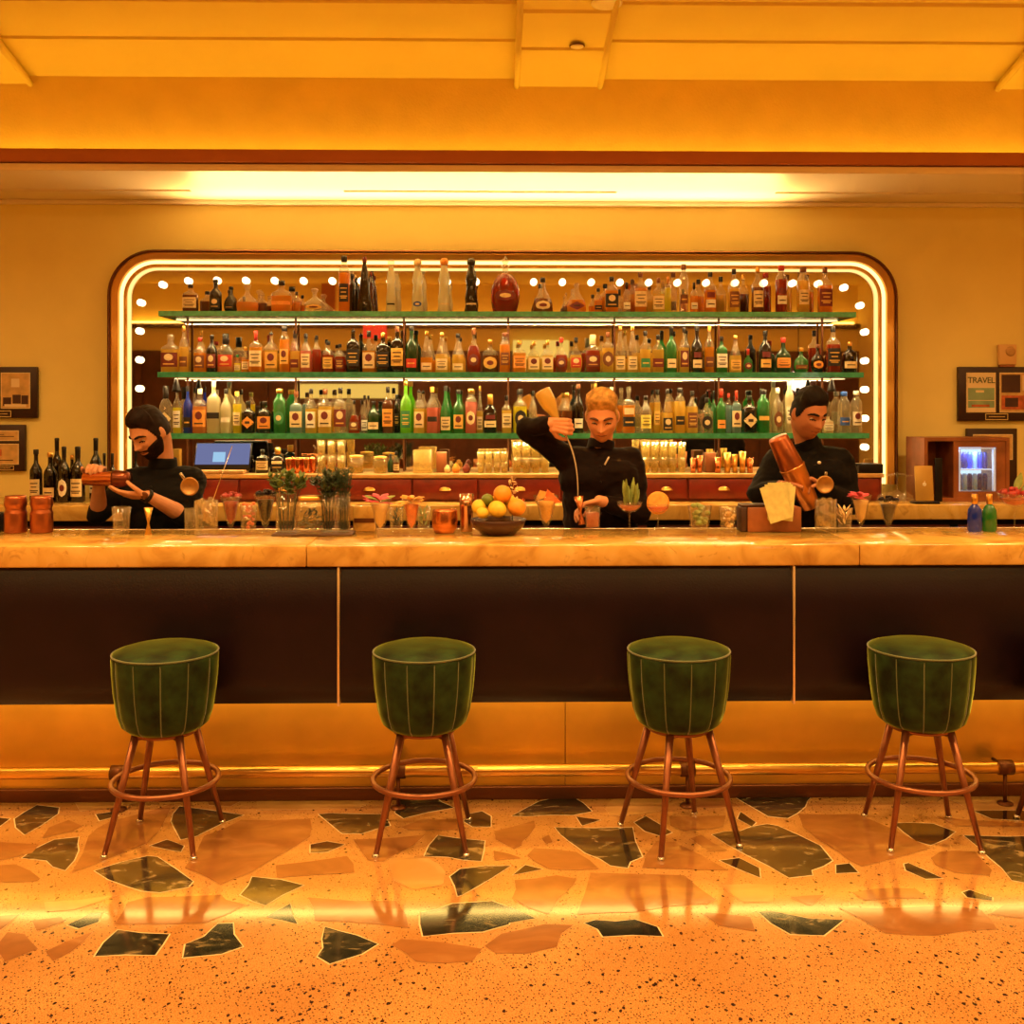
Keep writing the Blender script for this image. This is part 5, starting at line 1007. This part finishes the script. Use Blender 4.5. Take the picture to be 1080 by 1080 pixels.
def head_patch(fn, thick, M, name, m, parent, n=110, mm=90, rough=.0015):
    """patch of hair that grows out of the scalp: fn(p) signed depth in metres inside the patch"""
    ds = sphere_dirs(n, mm); mb = MB(); vs = []; keep = []
    for row_ in ds:
        for d in row_:
            p = head_pt(d); f = fn(p); keep.append(f > -.004); th = max(-.003, min(thick(p), f * .9 - .001))
            nn = noise.noise(Vector((p.x * 130, p.y * 26, p.z * 40))) * rough * (1 if th > .002 else 0)
            vs.append(M @ head_pt(d, th + nn))
    fs = []
    for j in range(mm):
        for i in range(n):
            q = [j*n+i, j*n+(i+1)%n, (j+1)*n+(i+1)%n, (j+1)*n+i]
            if all(keep[k] for k in q): fs.append(q)
    mb.add(vs, fs, 0, True); return mb.build(name, m, parent)
def hand(mb, wrist, d, n, thumb_sgn, curl=(.5, .7, .5), spread=.02, s=1.0, tcurl=.5):
    wrist = Vector(wrist); d = Vector(d).normalized(); n = Vector(n); n = (n - d * n.dot(d)).normalized(); u = d.cross(n) * thumb_sgn
    for i, (off, L) in enumerate(((.030, .95), (.010, 1.05), (-.010, 1.0), (-.029, .80))):
        kn = wrist + (d * (.088 - .004 * abs(i - 1)) + u * off) * s; mb.caps(wrist + u * off * .55 * s, kn, .0145 * s, .0105 * s, 10)
        p = kn; dr = (d + u * (off * spread * 20)).normalized(); ang = 0
        for L0, c, r in ((.044, curl[0], .0095), (.027, curl[1], .0088), (.021, curl[2], .0080)):
            ang = c * (1 + .06 * i); ax = dr.cross(n)
            if ax.length < 1e-4: break
            dr = Matrix.Rotation(ang, 3, ax.normalized()) @ dr; nn_ = Matrix.Rotation(ang, 3, ax.normalized()) @ n; q = p + dr * L0 * L * s
            mb.caps(p, q, r * s, r * .9 * s, 10); p = q; n2 = nn_; n_keep = n; n = n2
        n = Vector(n_keep); n = n
        n = (d.cross(u) * -thumb_sgn) if False else n0(d, u, thumb_sgn)
    b = wrist + (d * .022 + u * .024) * s; t1 = (d * .55 + u * .75 + n * .35).normalized(); m1 = b + t1 * .036 * s; t2 = (d * .8 + u * .3 + n * tcurl).normalized(); m2 = m1 + t2 * .030 * s; t3 = (d * .8 + n * tcurl * 1.3).normalized()
    mb.caps(wrist + u * .012 * s, b, .016 * s, .016 * s, 10); mb.caps(b, m1, .0145 * s, .0115 * s, 10); mb.caps(m1, m2, .0112 * s, .010 * s, 10); mb.caps(m2, m2 + t3 * .024 * s, .010 * s, .0088 * s, 10)
def n0(d, u, sg):      # the palm normal again from direction and thumb side: u = d x n * sg
    return (u * sg).cross(d)
m_skin = [mat('skin_%d' % i, c, .5, spec=.35, noise_s=25, noise_a=.06) for i, c in enumerate(((.62, .30, .17), (.80, .37, .20), (.50, .21, .11)))]
m_lash = mat('lash_dark', (.03, .012, .01), .6); m_eye = mat('eye_white', (.7, .6, .5), .2); m_trouser = mat('black_trousers', (.012, .010, .010), .8)
def person(i, Y, head, yaw, pitch, hs, shL, shR, hip, armL, armR, sleeves, hairc, hair_top, beard, shirt_c, label, roll=0, beltz=1.0):
    """armL / armR: list elbow, wrist (world); sleeves: share of the forearm covered; L = at the viewer's left"""
    Hc = Vector(head); M = Matrix.Translation(Hc) @ Matrix.Rotation(yaw, 4, 'Z') @ Matrix.Rotation(pitch, 4, 'X') @ Matrix.Rotation(roll, 4, 'Y') @ Matrix.Scale(hs, 4)
    shL, shR, hip = Vector(shL), Vector(shR), Vector(hip); neck = (shL + shR) / 2 + Vector((0, .0, .035)); ms = (shL + shR) / 2
    b = MB(); ds = sphere_dirs(80, 64)
    vs = [M @ head_pt(d) for r in ds for d in r]; b.add(vs, [(j*80+k, j*80+(k+1)%80, (j+1)*80+(k+1)%80, (j+1)*80+k) for j in range(64) for k in range(80)], 0, True)
    for sx in (-1, 1):
        b.ball(M @ Vector((sx * .071, .012, -.002)), (.009*hs, .017*hs, .030*hs), 14, R=M.to_3x3().normalized() @ Matrix.Rotation(sx * -.35, 3, 'Z'))
    b.caps(M @ Vector((0, .035, -.05)), neck + Vector((0, .015, -.02)), .056, .058)
    b.caps(shL, shR, .05, .05); b.caps(ms + Vector((0, 0, -.12)), hip + Vector((0, 0, .10)), .11, .10); b.caps(hip + Vector((-.07, 0, 0)), hip + Vector((.07, 0, 0)), .10, .10)
    feet = []
    for sx in (-1, 1):
        kn = hip + Vector((sx * .11, -.02, -hip.z * .47)); an = Vector((hip.x + sx * .13, hip.y + .01, .09)); feet.append(an)
        b.caps(hip + Vector((sx * .09, 0, -.05)), kn, .075, .050); b.caps(kn, an, .050, .034); b.caps(an, an + Vector((0, -.13, -.045)), .034, .028)
    for sh, (el, wr, hd) in ((shL, armL), (shR, armR)):
        el, wr = Vector(el), Vector(wr); b.caps(sh, el, .045, .036); b.caps(el, el.lerp(wr, .35), .038, .040); b.caps(el.lerp(wr, .3), wr, .040, .026)
        hand(b, wr, *hd)
    body = baked(b, 'person', m_skin[i], .0042, smooth=2); tag(body, label, 'person', None); body['kind'] = 'thing'
    # shirt
    s = MB(); fwd = -.02
    s.caps(shL, shR, .060, .060); s.caps(ms + Vector((-.09, -.01, -.10)), ms + Vector((.09, -.01, -.10)), .115, .115); s.caps(ms + Vector((0, 0, -.03)), neck + Vector((0, .01, .02)), .085, .062)
    wx = abs(shR.x - shL.x)
    s.caps(ms + Vector((-.07, 0, -.18)), hip + Vector((-.055, 0, -.02)), .12, .125); s.caps(ms + Vector((.07, 0, -.18)), hip + Vector((.055, 0, -.02)), .12, .125)
    for sh, (el, wr, hd), sl in ((shL, armL, sleeves[0]), (shR, armR, sleeves[1])):
        el, wr = Vector(el), Vector(wr); s.caps(sh + Vector((0, 0, -.012)), el, .066, .054); e2 = el.lerp(wr, sl); s.caps(el, e2, .056, .056 - .020 * sl)
    sm = mat('shirt_%d' % i, shirt_c, .7, spec=.10, noise_s=12, noise_a=.2, sheen=.03)
    sh_ = baked(s, 'shirt', sm, .008, body, smooth=6, wrinkle=.012, wscale=10)
    c = MB(); cm0 = M @ Vector((0, .03, -.10)); cc = neck.lerp(cm0, .42) + Vector((0, .004, 0)); ax = (cm0 - neck).normalized(); Rm = Matrix.Translation(cc) @ ax.to_track_quat('Z', 'Y').to_matrix().to_4x4()
    c.lathe([(.070, -.025), (.066, .010), (.064, .022), (.060, .022), (.062, -.02)], 30, cap=False, M=Rm); c.build('collar', sm, sh_)
    # buttons down the front
    q = MB()
    for k in range(5): q.ball(ms + Vector((-.012, -.128 - .003 * k, -.03 - .075 * k)), .006, 8)
    q.build('shirt_buttons', m_black, sh_)
    t = MB()
    t.caps(hip + Vector((-.06, 0, 0)), hip + Vector((.06, 0, 0)), .125, .125)
    for sx, an in zip((-1, 1), feet): kn = hip + Vector((sx * .11, -.02, -hip.z * .47)); t.caps(hip + Vector((sx * .08, 0, -.05)), kn, .098, .072); t.caps(kn, an + Vector((0, 0, .0)), .072, .058)
    baked(t, 'trousers', m_trouser, .012, body)
    for an in feet:
        f = MB(); f.caps(an + Vector((0, .02, -.040)), an + Vector((0, -.16, -.048)), .046, .040); f.box((an.x - .045, an.y - .2, .0), (an.x + .045, an.y + .06, .02), bev=.008); f.build('shoe', m_black, body)
    # hair
    hm = mat('hair_%d' % i, hairc, .6, spec=.15, noise_s=35, noise_a=.5)
    def hl(p):
        y = p.y; L = ((-.10, .072), (-.065, .066), (-.045, .048), (-.030, .006), (-.012, -.012), (.012, -.004), (.03, -.03), (.2, -.055))
        for (y0, z0), (y1, z1) in zip(L, L[1:]):
            if y <= y1: return p.z - (z0 + (z1 - z0) * max(0, (y - y0) / (y1 - y0)))
        return p.z + .055
    head_patch(hl, lambda p: .003 + hair_top * max(0, min(1, (p.z - .05) / .045)) * (1.25 if p.y < 0 else .8), M, 'hair', hm, body, rough=.0022)
    if beard:
        def bf(p):
            if p.y > .01: return -.02
            e = ((p.x / .026) ** 2 + ((p.z + .060) / .0085) ** 2) ** .5 - 1
            side = min((-.040 + (abs(p.x) - .034) * .75) - p.z, (.004 - p.y) * .8)
            if abs(p.x) < .034: side = -.043 - p.z
            return max(min(side, e * .012), min(.011 - abs(p.y + .013), .012 - p.z, p.z + .05))
        head_patch(bf, lambda p: .0045, M, 'beard', hm, body, rough=.002)
    Fm = lambda x, z, off: M @ (lambda p: Vector((p.x, p.y - off, p.z)))(head_xz(x, z))
    for sx in (-1, 1):
        MB().tube([Fm(sx * x, z, .001) for x, z in ((.012, .0245), (.022, .0275), (.034, .0285), (.045, .025), (.053, .018))], [.0036*hs, .0055*hs, .0055*hs, .0042*hs, .002*hs], 8).build('eyebrow', hm if i != 1 else mat('brow_brown_shaded', (.09, .03, .012), .6), body)  # blond bartender's eyebrow colour deepened to paint in the brow's shading
        e = MB().ball(Fm(sx * .031, .003, -.0065), .0115 * hs, 14).build('eye', m_eye, body)
        MB().ball(Fm(sx * .031, .000, .0025), .0042 * hs, 10).build('iris', m_lash, e)
        MB().tube([Fm(sx * x, z, .0035) for x, z in ((.019, -.001), (.025, .002), (.031, .0035), (.038, .002), (.044, -.001))], .0026 * hs, 6).build('eyelash', m_lash, body)
    MB().tube([Fm(x, z, .0008) for x, z in ((-.024, -.0575), (-.012, -.0570), (0, -.0582), (.012, -.0570), (.024, -.0575))], [.0015*hs, .0038*hs, .0042*hs, .0038*hs, .0015*hs], 8).build('lips', mat('lip_%d' % i, tuple(k * f for k, f in zip(((.62,.30,.17),(.72,.32,.20),(.50,.21,.11))[i], (.42, .20, .20))), .45), body)
    return body, M
def head_xz(x, z):
    lo = None
    # find the front surface point with the given x, z (metres, head space)
    best, bd = None, 9
    dz = z / .120; t = max(0, -dz); dx = x / (.072 * (1 - .30 * t * t))
    yy = -math.sqrt(max(0.01, 1 - min(.98, dx*dx + dz*dz))); return head_pt(Vector((dx, yy, dz)).normalized() if False else Vector((dx, yy, dz)))

YP = 5.03
A = lambda px, py, Y=YP: at(px, py, Y)
# bearded bartender at the left
hd1 = ((.05, -.12, 1), (0, -1, -.1), -1, (1.25, .75, .8), .012, 1.0)
p1, M1 = person(0, YP, A(158, 457, 5.00), math.radians(-34), math.radians(30), 1.06, A(139, 506, 5.06), A(203, 504, 5.08), (A(172, 600).x, 5.10, 1.02),
    (A(104, 541, 5.00), A(104, 511, 4.888), hd1), (A(197, 545, 4.99), A(156, 523, 4.80), ((-1, -.05, .05), (0, .35, .8), -1, (.18, .22, .15), .01, 1.0)), (.10, .12), (.012, .005, .004), .016, True, (.004, .0035, .004),
    'bearded person in a black rolled-sleeve shirt looking down, holding a copper shaker')
sk = empty('copper_shaker', (0, 0, 0), 0, 'copper two-piece shaker held level by the bearded bartender', 'shaker')
P0, P1_ = A(88, 505, 4.83), A(131, 505, 4.83); dv = (P1_ - P0); Lg = dv.length; Mq = Matrix.Translation(P0) @ dv.to_track_quat('Z', 'Y').to_matrix().to_4x4()
MB().lathe([(.001, 0), (.026, 0), (.030, .004), (.036, Lg * .75), (.039, Lg * .78), (.001, Lg * .78)], 32, M=Mq).build('tin', m_copper, sk); MB().lathe([(.001, Lg*.74), (.041, Lg * .74), (.043, Lg*.80), (.038, Lg * 1.02), (.030, Lg * 1.15), (.001, Lg*1.16)], 32, M=Mq).build('cap', mat('dark_copper', (.20, .06, .03), .3, .9), sk)
wt = MB(); wc, wd = A(155, 523, 4.805), (A(172, 532, 4.86) - A(156, 523, 4.80)).normalized(); Mw = Matrix.Translation(wc) @ wd.to_track_quat('Z', 'Y').to_matrix().to_4x4()
wt.lathe([(.032, -.010), (.0335, -.010), (.0335, .010), (.032, .010)], 28, M=Mw); o = wt.build('wristwatch', m_black); tag(o, 'dark wristwatch on the bearded bartender', 'watch')
o2 = MB().lathe([(.001, 0), (.017, 0), (.018, .003), (.016, .007), (.001, .007)], 24, M=Matrix.Translation(wc + Vector((0, -.033, .006))) @ Matrix.Rotation(PI/2 + .2, 4, 'X')).build('watch_case', m_bronze, o)
# pouring bartender in the middle
p2, M2 = person(1, YP, A(635, 440, 5.00), math.radians(-9), math.radians(24), 1.06, A(600, 484, 5.05), A(666, 484, 5.07), (A(636, 600).x, 5.10, 1.02),
    (A(556, 452, 4.98), A(579, 447, 4.88), ((1, -.1, -.15), (.1, 1, 0), -1, (1.0, 1.2, .8), .0, 1.05)), (A(674, 541, 5.00), A(632, 528, 4.85), ((-1, -.1, -.25), (0, -.3, -1), -1, (.5, .6, .4), .01, .95)), (.85, .80), (.55, .31, .09), .024, False, (.009, .0035, .003),
    'blond person in a dark shirt pouring from a raised bottle, looking down')
Yb = 4.905; P0, P1_ = A(596, 458, Yb), A(571, 411, Yb); dv = P1_ - P0; Lg = dv.length; Mq = Matrix.Translation(P0) @ dv.to_track_quat('Z', 'Y').to_matrix().to_4x4()
o = MB().lathe([(.001, 0), (.011, 0), (.012, Lg*.1), (.013, Lg * .35), (.024, Lg * .5), (.036, Lg * .65), (.041, Lg * .78), (.041, Lg * .93), (.034, Lg * .99), (.001, Lg)], 28, M=Mq, cap=False).build('pouring_bottle', gmat('juice', (1, .75, .2), .15, body=(.95, .72, .22))); tag(o, 'upturned bottle of pale yellow mix in the raised hand of the blond bartender', 'bottle')
MB().caps(P0, P0 - dv.normalized() * .02, .006, .005, 10).build('pourer', m_steel, o)
a, b_, c_ = P0 - dv.normalized() * .018, A(605, 490, 4.87), A(609.5, 524, 4.82); pts = []
for k in range(15):
    t = k / 14; pts.append((a * (1-t)**2 + (a.lerp(c_, .5) + Vector((.03, 0, .03))) * 2*t*(1-t) + c_ * t*t))
o = MB().tube(pts, [.0042 - .0018 * k / 14 for k in range(15)], 8).build('liquid_stream', gmat('stream', (.98, .92, .8), .25, body=(.95, .85, .65))); tag(o, 'thin pale stream of liquid pouring into the jigger', 'liquid')
o = jigger(0, 523, 553, 11, 4.80, m_copper, 'copper jigger held under the poured stream', tilt=-.12, loc=tuple(A(614, 553, 4.80)))
tumbler(625, 17, 533, 557, 4.66, 'plain rocks glass behind the held copper jigger', 'glass', z=bz(), facets=0, taper=.88, content=('fill', LIQ['p']))
o = MB().box((-.004, -.003, -.022), (.004, .003, .022), bev=.002).build('lapel_pin', mat('pin_silver', (.9, .85, .75), .3, .6), loc=A(640, 486, 4.905)); o.rotation_euler = (0, .5, 0); tag(o, 'small pale pin on the shirt of the blond bartender', 'pin')
# third bartender with the big shaker
p3, M3 = person(2, YP, A(853, 437, 5.00), math.radians(20), math.radians(20), 1.05, A(821, 482, 5.06), A(887, 484, 5.07), (A(856, 600).x, 5.10, 1.02),
    (A(800, 522, 4.98), A(824, 512, 4.84), ((1, -.2, .25), (0, -.3, -1), -1, (.7, .8, .5), .0, 1.0)), (A(896, 532, 5.00), A(866, 512, 4.84), ((-1, -.3, .45), (-.2, -.2, -1), 1, (.7, .8, .5), .0, 1.0)), (.85, .85), (.008, .005, .005), .016, False, (.004, .003, .0035),
    'dark-haired person in a black shirt shaking a large bronze shaker, looking down')
sk = empty('bronze_shaker', (0, 0, 0), 0, 'large bronze two-piece shaker held diagonally by the third bartender', 'shaker')
P0, P1_ = A(856, 535, 4.82), A(820, 461, 4.80); dv = P1_ - P0; Lg = dv.length; Mq = Matrix.Translation(P0) @ dv.to_track_quat('Z', 'Y').to_matrix().to_4x4()
m_bt = mat('amber_tin', (.62, .26, .08), .3, .9, noise_s=10, noise_a=.15)
MB().lathe([(.001, 0), (.040, 0), (.043, .004), (.060, Lg * .56), (.062, Lg * .58), (.001, Lg * .58)], 36, M=Mq).build('lower_tin', m_bt, sk); MB().lathe([(.001, Lg*.55), (.057, Lg * .55), (.057, Lg * .60), (.047, Lg * .97), (.042, Lg), (.001, Lg)], 36, M=Mq).build('upper_tin', MATS['bronze_tin'], sk)
o = MB().ball((0, 0, 0), (.010, .003, .008), 12).build('shirt_badge', MATS['pin_silver'], loc=A(864, 488, 4.91)); tag(o, 'small pale badge on the shirt of the third bartender', 'pin')

# ================================================================= LIGHT
def area(name, loc, size, power, rot=(0, 0, 0), col=WARM, spread=PI, sy=None):
    l = bpy.data.lights.new(name, 'AREA'); l.size = size; l.energy = power; l.color = col; l.spread = spread
    if sy: l.shape = 'RECTANGLE'; l.size_y = sy
    o = bpy.data.objects.new(name, l); COL.objects.link(o); o.location = loc; o.rotation_euler = rot; return o
for i, x in enumerate((-4.2, -2.1, 0, 2.1, 4.2)):
    area('downlight_lamp', (x, 2.6, 3.62), .35, 20, spread=1.9)
    area('bar_lamp', (x + .6, 3.55, 3.64), .2, 30, spread=2.4)
    area('front_lamp', (x, -1.0, 3.62), .5, 42)
area('soffit_fill', (X(515, 6.1), 6.10, 2.66), 3.5, 42, rot=(PI + .75, 0, 0), sy=.02, spread=2.4)  # added unseen fill over the mirror frame, brightens the soffit; no fitting there
for j, z in enumerate(SH): area('shelf_lamp', (X(540, 5.95), SF + .02, z - .036), 4.05, (16, 16, 10)[j], rot=(.04, 0, 0), sy=.006, col=(1, .66, .28))
area('fridge_lamp', (X(1022, 5.83), 5.835, at(1000, 470, 5.83).z - .02), .16, .7, col=(.45, .65, 1), sy=.05, rot=(.25, 0, 0))
# the soffit wash is an added fill; its moulding holds no strip
w = bpy.data.worlds.new('World'); sc.world = w; w.use_nodes = True; w.node_tree.nodes['Background'].inputs[0].default_value = (.9, .55, .25, 1); w.node_tree.nodes['Background'].inputs[1].default_value = .02

# ================================================================= CAMERA
cd = bpy.data.cameras.new('camera'); cam = bpy.data.objects.new('camera', cd); COL.objects.link(cam); sc.camera = cam
cam.location = (0, 0, HC); cam.rotation_euler = (PI/2, 0, -YAW); cd.sensor_width = 36; cd.lens = 36 * F / 1080; cd.shift_y = -(540 - HY) / 1080; cd.clip_start = .05
sc.view_settings.view_transform = 'Standard'; sc.view_settings.look = 'None'; sc.view_settings.gamma = 1; sc.view_settings.exposure = .10; sc.view_settings.use_curve_mapping = False
sc.cycles.use_denoising = True; sc.cycles.max_bounces = 10; sc.cycles.transparent_max_bounces = 24; sc.cycles.diffuse_bounces = 4; sc.cycles.glossy_bounces = 5; sc.cycles.caustics_reflective = False; sc.cycles.caustics_refractive = False; sc.cycles.sample_clamp_indirect = 6
